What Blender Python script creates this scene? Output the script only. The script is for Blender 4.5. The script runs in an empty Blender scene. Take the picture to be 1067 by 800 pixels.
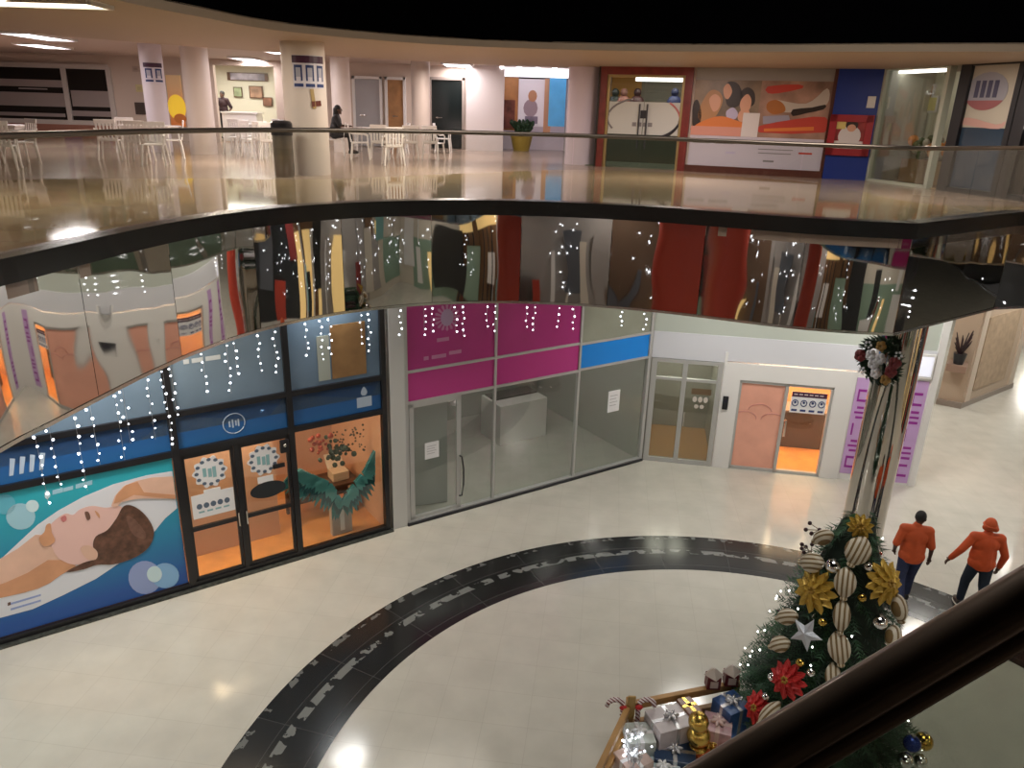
import bpy, bmesh, math, random
from mathutils import Vector, Matrix
random.seed(7)
C = bpy.context.scene.collection
PI = math.pi
V = Vector
# ------------------------------------------------------------------ camera
F_PX, CX, CY = 790.0, 533.5, 400.0
SL, H0, EYE = .03, 115.0, 7.6
ROLL = math.atan(SL)
PIT = math.atan((CY - H0) * math.cos(ROLL) / F_PX)
FW = V((0, math.cos(PIT), -math.sin(PIT)))
r0 = V((1, 0, 0)); u0 = r0.cross(FW)
RT = math.cos(ROLL) * r0 + math.sin(ROLL) * u0
UP = -math.sin(ROLL) * r0 + math.cos(ROLL) * u0
CAM = V((0, 0, EYE))
def ray(x, y): return FW + RT * ((x - CX) / F_PX) - UP * ((y - CY) / F_PX)
def at(x, y, z=0.0):                    # point of a pixel on a level plane
    d = ray(x, y); t = (z - EYE) / d.z
    return CAM + d * t
def zat(x, y, P):                       # height above P (on the vertical plane through P facing the camera)
    d = ray(x, y); n = V((P.x, P.y, 0)); t = n.dot(n) / d.dot(n)
    return EYE + t * d.z

# ------------------------------------------------------------------ materials
def new_mat(name):
    m = bpy.data.materials.new(name); m.use_nodes = True
    m.node_tree.nodes.clear()
    return m, m.node_tree.nodes, m.node_tree.links
MATS = {}
def mat(name, col, rough=.5, metal=0.0, emit=0.0, ecol=None, spec=.5, noise=0.0, nscale=8.0, bump=0.0, coat=0.0):
    if name in MATS: return MATS[name]
    m, N, L = new_mat(name)
    out = N.new('ShaderNodeOutputMaterial'); p = N.new('ShaderNodeBsdfPrincipled')
    L.new(p.outputs[0], out.inputs[0])
    p.inputs['Base Color'].default_value = (*col, 1)
    p.inputs['Roughness'].default_value = rough; p.inputs['Metallic'].default_value = metal
    p.inputs['Specular IOR Level'].default_value = spec
    p.inputs['Coat Weight'].default_value = coat
    if emit:
        p.inputs['Emission Color'].default_value = (*(ecol or col), 1); p.inputs['Emission Strength'].default_value = emit
    if noise or bump:
        tc = N.new('ShaderNodeTexCoord'); nz = N.new('ShaderNodeTexNoise')
        nz.inputs['Scale'].default_value = nscale; nz.inputs['Detail'].default_value = 5
        L.new(tc.outputs['Object'], nz.inputs['Vector'])
        if noise:
            rp = N.new('ShaderNodeValToRGB')
            rp.color_ramp.elements[0].position = .3; rp.color_ramp.elements[1].position = .7
            rp.color_ramp.elements[0].color = (*[max(0, c * (1 - noise)) for c in col], 1)
            rp.color_ramp.elements[1].color = (*[min(1, c * (1 + noise)) for c in col], 1)
            L.new(nz.outputs['Fac'], rp.inputs[0]); L.new(rp.outputs[0], p.inputs['Base Color'])
        if bump:
            b = N.new('ShaderNodeBump'); b.inputs['Strength'].default_value = bump; b.inputs['Distance'].default_value = .02
            L.new(nz.outputs['Fac'], b.inputs['Height']); L.new(b.outputs[0], p.inputs['Normal'])
    MATS[name] = m
    return m
def glass(name, tint=(1, 1, 1), refl=.12, rough=.0):
    if name in MATS: return MATS[name]
    m, N, L = new_mat(name)
    out = N.new('ShaderNodeOutputMaterial'); mx = N.new('ShaderNodeMixShader')
    t = N.new('ShaderNodeBsdfTransparent'); t.inputs[0].default_value = (*tint, 1)
    g = N.new('ShaderNodeBsdfGlossy'); g.inputs['Roughness'].default_value = rough
    lw = N.new('ShaderNodeLayerWeight'); lw.inputs[0].default_value = .25
    mr = N.new('ShaderNodeMapRange'); mr.inputs['To Min'].default_value = refl * .5; mr.inputs['To Max'].default_value = min(1, refl * 4)
    L.new(lw.outputs['Fresnel'], mr.inputs['Value']); L.new(mr.outputs[0], mx.inputs[0])
    L.new(t.outputs[0], mx.inputs[1]); L.new(g.outputs[0], mx.inputs[2]); L.new(mx.outputs[0], out.inputs[0])
    MATS[name] = m
    return m
def tile_mat(name, c1, c2, mortar, size, rough, rot=0.0, msize=.004, spec=.5, noise=.06):
    m, N, L = new_mat(name)
    out = N.new('ShaderNodeOutputMaterial'); p = N.new('ShaderNodeBsdfPrincipled'); L.new(p.outputs[0], out.inputs[0])
    tc = N.new('ShaderNodeTexCoord'); mp = N.new('ShaderNodeMapping'); mp.inputs['Rotation'].default_value = (0, 0, rot)
    L.new(tc.outputs['Object'], mp.inputs[0])
    bk = N.new('ShaderNodeTexBrick'); bk.offset = 0; bk.squash = 1
    bk.inputs['Scale'].default_value = 1; bk.inputs['Brick Width'].default_value = size; bk.inputs['Row Height'].default_value = size
    bk.inputs['Mortar Size'].default_value = msize; bk.inputs['Mortar Smooth'].default_value = .3
    bk.inputs['Color1'].default_value = (*c1, 1); bk.inputs['Color2'].default_value = (*c2, 1); bk.inputs['Mortar'].default_value = (*mortar, 1)
    L.new(mp.outputs[0], bk.inputs['Vector'])
    nz = N.new('ShaderNodeTexNoise'); nz.inputs['Scale'].default_value = 2.2; nz.inputs['Detail'].default_value = 6
    L.new(tc.outputs['Object'], nz.inputs['Vector'])
    mr = N.new('ShaderNodeMapRange'); mr.inputs['From Min'].default_value = .3; mr.inputs['From Max'].default_value = .7
    mr.inputs['To Min'].default_value = 1 - noise; mr.inputs['To Max'].default_value = 1 + noise
    L.new(nz.outputs['Fac'], mr.inputs['Value'])
    mm = N.new('ShaderNodeVectorMath'); mm.operation = 'SCALE'
    L.new(bk.outputs['Color'], mm.inputs[0]); L.new(mr.outputs[0], mm.inputs['Scale']); L.new(mm.outputs[0], p.inputs['Base Color'])
    p.inputs['Roughness'].default_value = rough; p.inputs['Specular IOR Level'].default_value = spec
    MATS[name] = m
    return m
def grad_mat(name, c0, c1, z0, z1, rough=.35):                       # printed colour run, by height on the print
    m, N, L = new_mat(name)
    out = N.new('ShaderNodeOutputMaterial'); p = N.new('ShaderNodeBsdfPrincipled'); L.new(p.outputs[0], out.inputs[0])
    tc = N.new('ShaderNodeTexCoord'); sp = N.new('ShaderNodeSeparateXYZ'); L.new(tc.outputs['Object'], sp.inputs[0])
    mr = N.new('ShaderNodeMapRange'); mr.inputs['From Min'].default_value = z0; mr.inputs['From Max'].default_value = z1
    L.new(sp.outputs['Z'], mr.inputs['Value'])
    rp = N.new('ShaderNodeValToRGB'); rp.color_ramp.elements[0].color = (*c0, 1); rp.color_ramp.elements[1].color = (*c1, 1)
    L.new(mr.outputs[0], rp.inputs[0]); L.new(rp.outputs[0], p.inputs['Base Color'])
    p.inputs['Roughness'].default_value = rough
    MATS[name] = m
    return m

white = mat('white paint', (.78, .77, .76), .45)
black = mat('black metal', (.012, .012, .016), .3)
void = mat('black roof', (.0015, .0015, .002), .9, spec=0.0)
steel = mat('brushed steel', (.62, .61, .58), .22, 1.0)
alu = mat('grey aluminium', (.50, .50, .49), .4, .3)
chrome = mat('polished chrome', (.50, .47, .43), .05, 1.0, bump=.08, nscale=1.6)
brown_rail = mat('dark bronze rail', (.26, .21, .17), .3, .9)
clear = glass('clear shop glass', (.93, .95, .93), .10)
balus = glass('balustrade glass', (.965, .98, .965), .07)
greytint = glass('grey tinted glass', (.70, .73, .70), .12)
floor_low = tile_mat('cream marble tile', (.545, .525, .465), (.53, .51, .45), (.475, .45, .395), .6, .14, rot=.12, msize=.004)
floor_up = tile_mat('pink beige polished tile', (.36, .27, .215), (.37, .28, .22), (.25, .2, .16), 1.2, .17, rot=.05)
floor_edge = tile_mat('honey polished tile', (.40, .30, .175), (.415, .31, .185), (.22, .17, .11), 2.4, .06, rot=.05, msize=.006)
shop_tile = tile_mat('grey shop tile', (.36, .36, .31), (.36, .35, .31), (.28, .28, .25), .45, .25)
orange_floor = mat('orange wood floor', (.62, .26, .07), .3, noise=.15, nscale=3)

def mirror_mat():
    m, N, L = new_mat('polished mirror steel')
    out = N.new('ShaderNodeOutputMaterial'); p = N.new('ShaderNodeBsdfPrincipled'); L.new(p.outputs[0], out.inputs[0])
    p.inputs['Base Color'].default_value = (.60, .57, .53, 1); p.inputs['Metallic'].default_value = 1; p.inputs['Roughness'].default_value = .025
    tc = N.new('ShaderNodeTexCoord'); mp = N.new('ShaderNodeMapping'); mp.inputs['Scale'].default_value = (1.0, 1.0, .7)
    nz = N.new('ShaderNodeTexNoise'); nz.inputs['Scale'].default_value = .8; nz.inputs['Detail'].default_value = 1.0
    b = N.new('ShaderNodeBump'); b.inputs['Strength'].default_value = .4; b.inputs['Distance'].default_value = .05
    L.new(tc.outputs['Object'], mp.inputs[0]); L.new(mp.outputs[0], nz.inputs['Vector'])
    L.new(nz.outputs['Fac'], b.inputs['Height']); L.new(b.outputs[0], p.inputs['Normal'])
    return m
mirror = mirror_mat()
def ring_mat():
    m, N, L = new_mat('black granite ring')
    out = N.new('ShaderNodeOutputMaterial'); p = N.new('ShaderNodeBsdfPrincipled'); L.new(p.outputs[0], out.inputs[0])
    tc = N.new('ShaderNodeTexCoord'); sp = N.new('ShaderNodeSeparateXYZ'); L.new(tc.outputs['Object'], sp.inputs[0])
    def mth(op, a, b=None):
        n = N.new('ShaderNodeMath'); n.operation = op
        for i, v in enumerate((a, b)):
            if v is None: continue
            if isinstance(v, (int, float)): n.inputs[i].default_value = v
            else: L.new(v, n.inputs[i])
        return n.outputs[0]
    ang = mth('ARCTAN2', sp.outputs['Y'], sp.outputs['X'])
    rad = mth('SQRT', mth('ADD', mth('MULTIPLY', sp.outputs['X'], sp.outputs['X']), mth('MULTIPLY', sp.outputs['Y'], sp.outputs['Y'])))
    arc = mth('MULTIPLY', ang, 6.1)
    cb = N.new('ShaderNodeCombineXYZ'); L.new(arc, cb.inputs[0]); L.new(rad, cb.inputs[1])
    bk = N.new('ShaderNodeTexBrick'); bk.offset = 0; bk.inputs['Scale'].default_value = 1
    bk.inputs['Brick Width'].default_value = 1.25; bk.inputs['Row Height'].default_value = .57; bk.inputs['Mortar Size'].default_value = .006
    bk.inputs['Color1'].default_value = (.012, .013, .013, 1); bk.inputs['Color2'].default_value = (.02, .02, .02, 1); bk.inputs['Mortar'].default_value = (.06, .06, .06, 1)
    L.new(cb.outputs[0], bk.inputs['Vector'])
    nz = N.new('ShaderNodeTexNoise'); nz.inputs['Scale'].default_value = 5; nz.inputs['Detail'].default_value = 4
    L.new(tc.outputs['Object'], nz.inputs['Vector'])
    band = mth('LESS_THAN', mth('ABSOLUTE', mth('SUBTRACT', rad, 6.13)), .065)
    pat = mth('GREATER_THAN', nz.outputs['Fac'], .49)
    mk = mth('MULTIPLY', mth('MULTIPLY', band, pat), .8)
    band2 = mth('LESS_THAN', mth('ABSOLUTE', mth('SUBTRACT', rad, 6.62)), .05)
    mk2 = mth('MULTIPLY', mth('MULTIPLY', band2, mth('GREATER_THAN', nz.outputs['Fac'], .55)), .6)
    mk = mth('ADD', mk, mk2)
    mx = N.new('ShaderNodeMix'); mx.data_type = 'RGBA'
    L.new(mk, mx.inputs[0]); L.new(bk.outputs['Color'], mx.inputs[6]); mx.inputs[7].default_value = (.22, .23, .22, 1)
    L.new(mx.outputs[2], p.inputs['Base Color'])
    p.inputs['Roughness'].default_value = .16
    return m
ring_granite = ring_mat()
def stripe_mat(name, c0, c1, scale, d='X'):
    m, N, L = new_mat(name)
    out = N.new('ShaderNodeOutputMaterial'); p = N.new('ShaderNodeBsdfPrincipled'); L.new(p.outputs[0], out.inputs[0])
    tc = N.new('ShaderNodeTexCoord'); w = N.new('ShaderNodeTexWave'); w.bands_direction = d
    w.inputs['Scale'].default_value = scale; w.inputs['Distortion'].default_value = .6
    L.new(tc.outputs['Object'], w.inputs['Vector'])
    rp = N.new('ShaderNodeValToRGB'); rp.color_ramp.interpolation = 'CONSTANT'
    rp.color_ramp.elements[0].color = (*c0, 1); rp.color_ramp.elements[1].color = (*c1, 1); rp.color_ramp.elements[1].position = .62
    L.new(w.outputs['Fac'], rp.inputs[0]); L.new(rp.outputs[0], p.inputs['Base Color']); p.inputs['Roughness'].default_value = .4
    return m
def bulb_mat(name, col, s):
    m, N, L = new_mat(name)
    out = N.new('ShaderNodeOutputMaterial'); e = N.new('ShaderNodeEmission')
    e.inputs[0].default_value = (*col, 1); e.inputs[1].default_value = s; L.new(e.outputs[0], out.inputs[0])
    return m
bulb = bulb_mat('cool white bulb', (.85, .9, 1), 9)
panel_w = bulb_mat('cool lamp diffuser', (1, .95, .98), 7)
panel_y = bulb_mat('warm lamp diffuser', (1, .88, .62), 4)

# ------------------------------------------------------------------ mesh helpers
class MB:
    def __init__(s): s.b = bmesh.new(); s.mi = 0
    def box(s, M, sx, sy, sz, bev=0):
        r = bmesh.ops.create_cube(s.b, size=1, matrix=M @ Matrix.Diagonal((sx, sy, sz, 1)))
        if bev:
            es = list({e for v in r['verts'] for e in v.link_edges})
            bmesh.ops.bevel(s.b, geom=es, offset=bev, segments=2, affect='EDGES', profile=.6)
        return s
    def abox(s, x0, x1, y0, y1, z0, z1, bev=0):
        return s.box(Matrix.Translation(((x0 + x1) / 2, (y0 + y1) / 2, (z0 + z1) / 2)), x1 - x0, y1 - y0, z1 - z0, bev)
    def sph(s, c, rx, ry=None, rz=None, seg=16, M=None):
        ry = ry or rx; rz = rz or rx
        bmesh.ops.create_uvsphere(s.b, u_segments=seg, v_segments=max(6, seg * 3 // 4), radius=1,
                                  matrix=(Matrix.Translation(c) @ (M or Matrix()) @ Matrix.Diagonal((rx, ry, rz, 1))))
        return s
    def cyl(s, a, b, r1, r2=None, seg=16, caps=True):
        a, b = V(a), V(b); d = b - a
        M = Matrix.Translation((a + b) / 2) @ d.to_track_quat('Z', 'Y').to_matrix().to_4x4()
        bmesh.ops.create_cone(s.b, cap_ends=caps, segments=seg, radius1=r1, radius2=r1 if r2 is None else r2, depth=d.length, matrix=M)
        return s
    def cap(s, a, b, r1, r2, seg=14):
        s.cyl(a, b, r1, r2, seg); s.sph(a, r1, seg=seg); s.sph(b, r2, seg=seg); return s
    def tube(s, pts, r, seg=10, closed=False, rz=None):
        pts = [V(p) for p in pts]; n = len(pts); rings = []
        for i, p in enumerate(pts):
            q0 = pts[i - 1] if (i or closed) else p; q1 = pts[(i + 1) % n] if (i < n - 1 or closed) else p
            t = (q1 - q0).normalized()
            up = V((0, 0, 1)) if abs(t.z) < .95 else V((1, 0, 0))
            x = t.cross(up).normalized(); y = x.cross(t).normalized()
            rr = r[i] if isinstance(r, (list, tuple)) else r
            rings.append([s.b.verts.new(p + x * math.cos(2 * PI * k / seg) * rr + y * math.sin(2 * PI * k / seg) * (rz or rr)) for k in range(seg)])
        m = n if closed else n - 1
        for i in range(m):
            A, B = rings[i], rings[(i + 1) % n]
            for k in range(seg): s.b.faces.new((A[k], A[(k + 1) % seg], B[(k + 1) % seg], B[k]))
        if not closed:
            s.b.faces.new(rings[0][::-1]); s.b.faces.new(rings[-1])
        return s
    def lathe(s, c, prof, seg=24):
        c = V(c); rings = []
        for r, z in prof:
            rings.append([s.b.verts.new(c + V((math.cos(2 * PI * k / seg) * max(r, 1e-4), math.sin(2 * PI * k / seg) * max(r, 1e-4), z))) for k in range(seg)])
        for A, B in zip(rings, rings[1:]):
            for k in range(seg): s.b.faces.new((A[k], A[(k + 1) % seg], B[(k + 1) % seg], B[k]))
        s.b.faces.new(rings[0][::-1]); s.b.faces.new(rings[-1])
        return s
    def prism(s, pts, off):                      # polygon (world points) thickened along off
        off = V(off)
        a = [s.b.verts.new(V(p)) for p in pts]; b = [s.b.verts.new(V(p) + off) for p in pts]
        s.b.faces.new(a[::-1]); s.b.faces.new(b)
        n = len(a)
        for i in range(n): s.b.faces.new((a[i], a[(i + 1) % n], b[(i + 1) % n], b[i]))
        return s
    def fb(s, fr, u0, u1, z0, z1, d0, d1, bev=0):   # box in a wall frame
        M = fr.M @ Matrix.Translation(((u0 + u1) / 2, -(d0 + d1) / 2, (z0 + z1) / 2))
        return s.box(M, abs(u1 - u0), abs(d1 - d0), abs(z1 - z0), bev)
    def build(s, name, m, parent=None, smooth=False, origin=None, angle=40):
        me = bpy.data.meshes.new(name)
        bmesh.ops.recalc_face_normals(s.b, faces=s.b.faces)
        if origin is not None: bmesh.ops.translate(s.b, vec=-V(origin), verts=s.b.verts)
        s.b.to_mesh(me); s.b.free()
        for x in (m if isinstance(m, (list, tuple)) else [m]): me.materials.append(x)
        o = bpy.data.objects.new(name, me); C.objects.link(o)
        if origin is not None: o.location = origin
        if parent is not None: adopt(o, parent)
        if smooth:
            for p in me.polygons: p.use_smooth = True
            try: me.set_sharp_from_angle(angle=math.radians(angle))
            except Exception: pass
        return o
def world_of(o):
    M = o.matrix_basis.copy(); q = o.parent
    while q is not None: M = q.matrix_basis @ M; q = q.parent
    return M
def adopt(o, parent):                            # keep o where it is in the world
    W = o.matrix_basis.copy(); o.parent = parent; o.matrix_basis = world_of(parent).inverted() @ W
def tag(o, label, cat, group=None, kind=None):
    o['label'] = label; o['category'] = cat
    if group: o['group'] = group
    if kind: o['kind'] = kind
    return o
def empty(name, loc, label=None, cat=None, group=None, rz=0, kind=None):
    o = bpy.data.objects.new(name, None); C.objects.link(o); o.location = loc; o.rotation_euler = (0, 0, rz)
    o.empty_display_size = .1
    if label: tag(o, label, cat, group, kind)
    return o
def struct(o, label=None, cat=None):
    o['kind'] = 'structure'
    if label: o['label'] = label; o['category'] = cat
    return o
def dup(root, loc, rz=0, label=None, scale=None):
    r = root.copy(); C.objects.link(r); r.location = loc; r.rotation_euler = (0, 0, rz)
    if scale: r.scale = (scale,) * 3
    if label: r['label'] = label
    for ch in list(root.children):
        c = ch.copy(); C.objects.link(c); c.parent = r
        for g in list(ch.children):
            d = g.copy(); C.objects.link(d); d.parent = c
    return r
class Frame:
    """an upright wall: u runs along it, z up, d out of it towards the atrium"""
    def __init__(s, A, B, z0=0.0):
        s.A = V((A[0], A[1], z0)); d = V((B[0] - A[0], B[1] - A[1], 0)); s.len = d.length; s.u = d.normalized()
        s.n = V((s.u.y, -s.u.x, 0)); s.z0 = z0
        s.M = Matrix(((s.u.x, -s.n.x, 0, s.A.x), (s.u.y, -s.n.y, 0, s.A.y), (0, 0, 1, z0), (0, 0, 0, 1)))
    def P(s, u, z, d=0): return s.A + s.u * u + s.n * d + V((0, 0, z))
    def uv(s, x, y, d=0):
        r = ray(x, y); A = s.A + s.n * d; t = (A - CAM).dot(s.n) / r.dot(s.n); Q = CAM + r * t - s.A
        return Q.dot(s.u), Q.z
    def ang(s): return math.atan2(s.u.y, s.u.x)
    def px(s, x, y, d=0): return s.P(*s.uv(x, y, d), d)
def catmull(pts, n=6, closed=False):
    P = [V(p) for p in pts]; out = []; N = len(P)
    for i in range(N if closed else N - 1):
        p0 = P[(i - 1) % N] if (closed or i) else P[0]; p1 = P[i]; p2 = P[(i + 1) % N]; p3 = P[(i + 2) % N] if (closed or i < N - 2) else P[-1]
        for k in range(n):
            t = k / n
            out.append(.5 * (2 * p1 + (p2 - p0) * t + (2 * p0 - 5 * p1 + 4 * p2 - p3) * t * t + (3 * p1 - p0 - 3 * p2 + p3) * t ** 3))
    if not closed: out.append(P[-1])
    return out
def art(name, parent, fr, pxs, d, m, smooth=0, thick=.003):          # printed shape on an upright sheet
    pts = [fr.uv(*p) for p in pxs]
    return art_uv(name, parent, fr, pts, d, m, smooth, thick)
def art_uv(name, parent, fr, pts, d, m, smooth=0, thick=.003):
    if smooth: pts = [(p.x, p.y) for p in catmull([(a, b, 0) for a, b in pts], smooth, True)]
    b = MB(); b.prism([fr.P(u, z, d) for u, z in pts], fr.n * thick)
    return b.build(name, m, parent)
def ell(u, z, ru, rz, n=20, a0=0): return [(u + ru * math.cos(a0 + 2 * PI * i / n), z + rz * math.sin(a0 + 2 * PI * i / n)) for i in range(n)]
def text(name, parent, fr, s, u, z, d, size, m, align='CENTER'):
    c = bpy.data.curves.new(name, 'FONT'); c.body = s; c.size = size; c.align_x = align; c.align_y = 'CENTER'; c.extrude = .001
    t = bpy.data.objects.new(name, c); me = bpy.data.meshes.new_from_object(t); bpy.data.objects.remove(t)
    o = bpy.data.objects.new(name, me); C.objects.link(o); me.materials.clear(); me.materials.append(m)
    o.matrix_basis = fr.M @ Matrix.Translation((u, -d, z)) @ Matrix.Rotation(PI / 2, 4, 'X')
    adopt(o, parent); return o

def area(name, loc, sx, sy, power, col=(1, 1, 1), direction=(0, 0, -1), spread=PI):
    l = bpy.data.lights.new(name, 'AREA'); l.shape = 'RECTANGLE'; l.size = sx; l.size_y = sy; l.energy = power; l.color = col; l.spread = spread
    o = bpy.data.objects.new(name, l); C.objects.link(o); o.location = loc
    o.rotation_euler = V(direction).to_track_quat('-Z', 'Y').to_euler()
    return o

ZU, ZL = 6.24, 4.6          # upper floor, underside of the mirror band
LC = 5.0                    # lower ceiling
# ------------------------------------------------------------------ the opening of the upper floor
far_px = [(0, 470), (50, 443), (100, 418), (150, 391), (200, 366), (250, 349), (300, 335), (350, 326), (400, 320), (450, 316), (500, 314), (550, 315),
          (600, 317), (650, 321), (700, 326), (750, 332), (800, 340), (850, 345), (900, 348), (930, 349)]
far = [at(x, y, ZL) for x, y in far_px]
for p in far: p.z = 0
for _ in range(2):
    far = [far[0]] + [(far[i - 1] + far[i] * 2 + far[i + 1]) / 4 for i in range(1, len(far) - 1)] + [far[-1]]
left = [V(p + (0,)) for p in ((-3.0, -.9), (-3.9, .8), (-4.4, 2.5), (-4.6, 4.4))]
arc = catmull(left + far, 6)
right = [V(p + (0,)) for p in ((8.3, 12.88), (9.45, 13.2), (13.2, 13.0), (13.6, 9.6))]
RD = V((.83, .557, 0)).normalized(); RN = V((-RD.y, RD.x, 0))        # the near rail's direction
near0 = V((.31, .50, 0))
near = [near0 + RD * 13, near0 - RD * 3.6]
hole = arc + right + near                                             # clockwise seen from above
CEN = V((3.0, 7.2, 0))

def outward(poly, off):
    out = []; n = len(poly)
    for i, p in enumerate(poly):
        d = (p - CEN).normalized(); a = poly[i - 1]; b = poly[(i + 1) % n]
        t = (b - a).normalized(); nn = V((-t.y, t.x, 0))
        if nn.dot(d) < 0: nn = -nn
        out.append(p + nn * off)
    return out
def slab(name, poly, z0, z1, m, R=48):
    b = MB(); n = len(poly)
    ang = [math.atan2(p.y - CEN.y, p.x - CEN.x) for p in poly]
    ring = []
    for z in (z1, z0):
        a = [b.b.verts.new((p.x, p.y, z)) for p in poly]
        o = [b.b.verts.new((CEN.x + R * math.cos(t), CEN.y + R * math.sin(t), z)) for t in ang]
        ring.append((a, o))
    for (a, o) in ring:
        for i in range(n): b.b.faces.new((a[i], a[(i + 1) % n], o[(i + 1) % n], o[i]))
    for k in (0, 1):
        for i in range(n): b.b.faces.new((ring[0][k][i], ring[0][k][(i + 1) % n], ring[1][k][(i + 1) % n], ring[1][k][i]))
    return b.build(name, m)

# ------------------------------------------------------------------ shell
fl = MB().abox(-45, 50, -40, 55, -.2, 0).build('floor', floor_low)
struct(fl, 'cream polished tile floor of the lower mall level', 'floor')
RC = V((3.22, 6.06, 0)); RO, RI = 6.68, 5.55
b = MB()
nseg = 160; top = .004
va = [[b.b.verts.new((RC.x + r * math.cos(2 * PI * i / nseg), RC.y + r * math.sin(2 * PI * i / nseg), z)) for i in range(nseg)] for r, z in ((RI, -.02), (RI, top), (RO, top), (RO, -.02))]
for A, B in zip(va, va[1:] + va[:1]):
    for i in range(nseg): b.b.faces.new((A[i], A[(i + 1) % nseg], B[(i + 1) % nseg], B[i]))
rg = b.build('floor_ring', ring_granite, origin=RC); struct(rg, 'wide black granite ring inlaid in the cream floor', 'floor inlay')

up = slab('floor_upper', hole, ZU - .35, ZU, floor_up); struct(up, 'glossy beige tiled floor of the upper level', 'floor')
edge_px = [(-420, 240), (-200, 203), (0, 188), (200, 186), (330, 187), (480, 181), (600, 177), (720, 181), (850, 191), (960, 212), (1067, 215), (1250, 225)]
outp = catmull([V(at(x, y, ZU).xy.to_tuple() + (0,)) for x, y in edge_px], 5)
oang = sorted((math.atan2(p.y - CEN.y, p.x - CEN.x), (p - CEN).length) for p in outp)
def out_r(a, fall):
    if a <= oang[0][0] or a >= oang[-1][0]: return fall
    for (a0_, r0_), (a1_, r1_) in zip(oang, oang[1:]):
        if a0_ <= a <= a1_: return r0_ + (r1_ - r0_) * (a - a0_) / max(1e-9, a1_ - a0_)
b = MB(); inr, otr = [], []
for p in outward(hole, .02)[:len(arc) + 2]:
    d_ = p - CEN; a_ = math.atan2(d_.y, d_.x); r_ = max(d_.length + .2, out_r(a_, d_.length + 2.2)); e_ = CEN + d_.normalized() * r_
    inr.append([b.b.verts.new((p.x, p.y, z)) for z in (ZU - .05, ZU + .004)]); otr.append([b.b.verts.new((e_.x, e_.y, z)) for z in (ZU - .05, ZU + .004)])
for i in range(len(inr) - 1):
    b.b.faces.new((inr[i][1], inr[i + 1][1], otr[i + 1][1], otr[i][1])); b.b.faces.new((inr[i][0], inr[i + 1][0], otr[i + 1][0], otr[i][0])); b.b.faces.new((otr[i][0], otr[i + 1][0], otr[i + 1][1], otr[i][1])); b.b.faces.new((inr[i][0], inr[i + 1][0], inr[i + 1][1], inr[i][1]))
struct(b.build('floor_border', floor_edge), 'honey coloured polished border along the edge of the upper floor', 'floor')
lc = slab('ceiling_lower', outward(hole, .10), LC, LC + .12, mat('lower ceiling white', (.7, .69, .66), .6)); struct(lc, 'white ceiling over the lower walkway', 'ceiling')
# upper ceiling: outer soffit with a curved lip, then a step up to the inner ceiling
lip_px = [(-260, -135), (0, -27), (120, 0), (200, 16), (300, 33), (450, 46), (600, 52), (750, 54), (900, 54), (1066, 54), (1300, 56)]
soff = catmull([V(at(x, y, ZU + 2.5).xy.to_tuple() + (0,)) for x, y in lip_px], 6) + [V(p + (0,)) for p in ((15.5, 4), (11, -8), (-8, -8), (-9, 3))]
cmat = mat('cream ceiling', (.37, .285, .205), .6)
sl = slab('ceiling_upper', soff, ZU + 2.5, ZU + 2.64, cmat, R=15.3); struct(sl, 'cream ceiling over the upper gallery with a curved edge', 'ceiling')
ci = MB()
n = len(soff); 
ring1 = [CEN + (p - CEN).normalized() * 15.2 for p in soff]
ci.b.free(); inner = slab('ceiling_inner', ring1, ZU + 2.75, ZU + 2.9, mat('inner ceiling', (.46, .37, .32), .6), R=48)
struct(inner, 'inner pinkish cream ceiling with square lamps', 'ceiling')
drum = MB()
vs = [[drum.b.verts.new((p.x, p.y, z)) for p in q] for q, z in ((soff, ZU + 2.62), (soff, 13.0))]
for i in range(n): drum.b.faces.new((vs[0][i], vs[0][(i + 1) % n], vs[1][(i + 1) % n], vs[1][i]))
dr = drum.build('wall_atrium', void); struct(dr, 'black wall of the dark void above the gallery', 'wall')
rf = MB().abox(-40, 45, -30, 45, 13.0, 13.2).build('ceiling', void); struct(rf, 'black roof over the atrium', 'ceiling')

# the mirror band round the opening
bandtop = ZU + .02
fas = empty('trim_1', (0, 0, 0)); struct(fas, 'polished mirror steel band round the edge of the upper floor', 'fascia')
cum = [0]
for i in range(1, len(arc)): cum.append(cum[-1] + (arc[i] - arc[i - 1]).length)
npan = 15; per = cum[-1] / npan
def arc_at(s):
    s = max(0, min(cum[-1], s))
    for i in range(1, len(arc)):
        if cum[i] >= s - 1e-9:
            t = (s - cum[i - 1]) / max(1e-9, cum[i] - cum[i - 1]); return arc[i - 1].lerp(arc[i], t)
    return arc[-1]
def wall_strip(pts, z0, z1, nz=2, thick=.04):
    b = MB(); rows = []
    for k in range(nz + 1):
        z = z0 + (z1 - z0) * k / nz
        rows.append([b.b.verts.new((p.x, p.y, z)) for p in pts])
    back = outward_open(pts, thick)
    r2 = [[b.b.verts.new((p.x, p.y, z)) for p in back] for z in (z0, z1)]
    for A, B in zip(rows, rows[1:]):
        for i in range(len(pts) - 1): b.b.faces.new((A[i], A[i + 1], B[i + 1], B[i]))
    for i in range(len(pts) - 1):
        b.b.faces.new((r2[0][i], r2[0][i + 1], r2[1][i + 1], r2[1][i]))
        b.b.faces.new((rows[0][i], rows[0][i + 1], r2[0][i + 1], r2[0][i])); b.b.faces.new((rows[-1][i], rows[-1][i + 1], r2[1][i + 1], r2[1][i]))
    for e in (0, -1): b.b.faces.new([rw[e] for rw in rows] + [r2[1][e], r2[0][e]])
    return b
def outward_open(pts, off):
    out = []
    for i, p in enumerate(pts):
        a = pts[max(0, i - 1)]; c = pts[min(len(pts) - 1, i + 1)]; t = (c - a).normalized(); nn = V((-t.y, t.x, 0))
        if nn.dot(p - CEN) < 0: nn = -nn
        out.append(p + nn * off)
    return out
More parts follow.
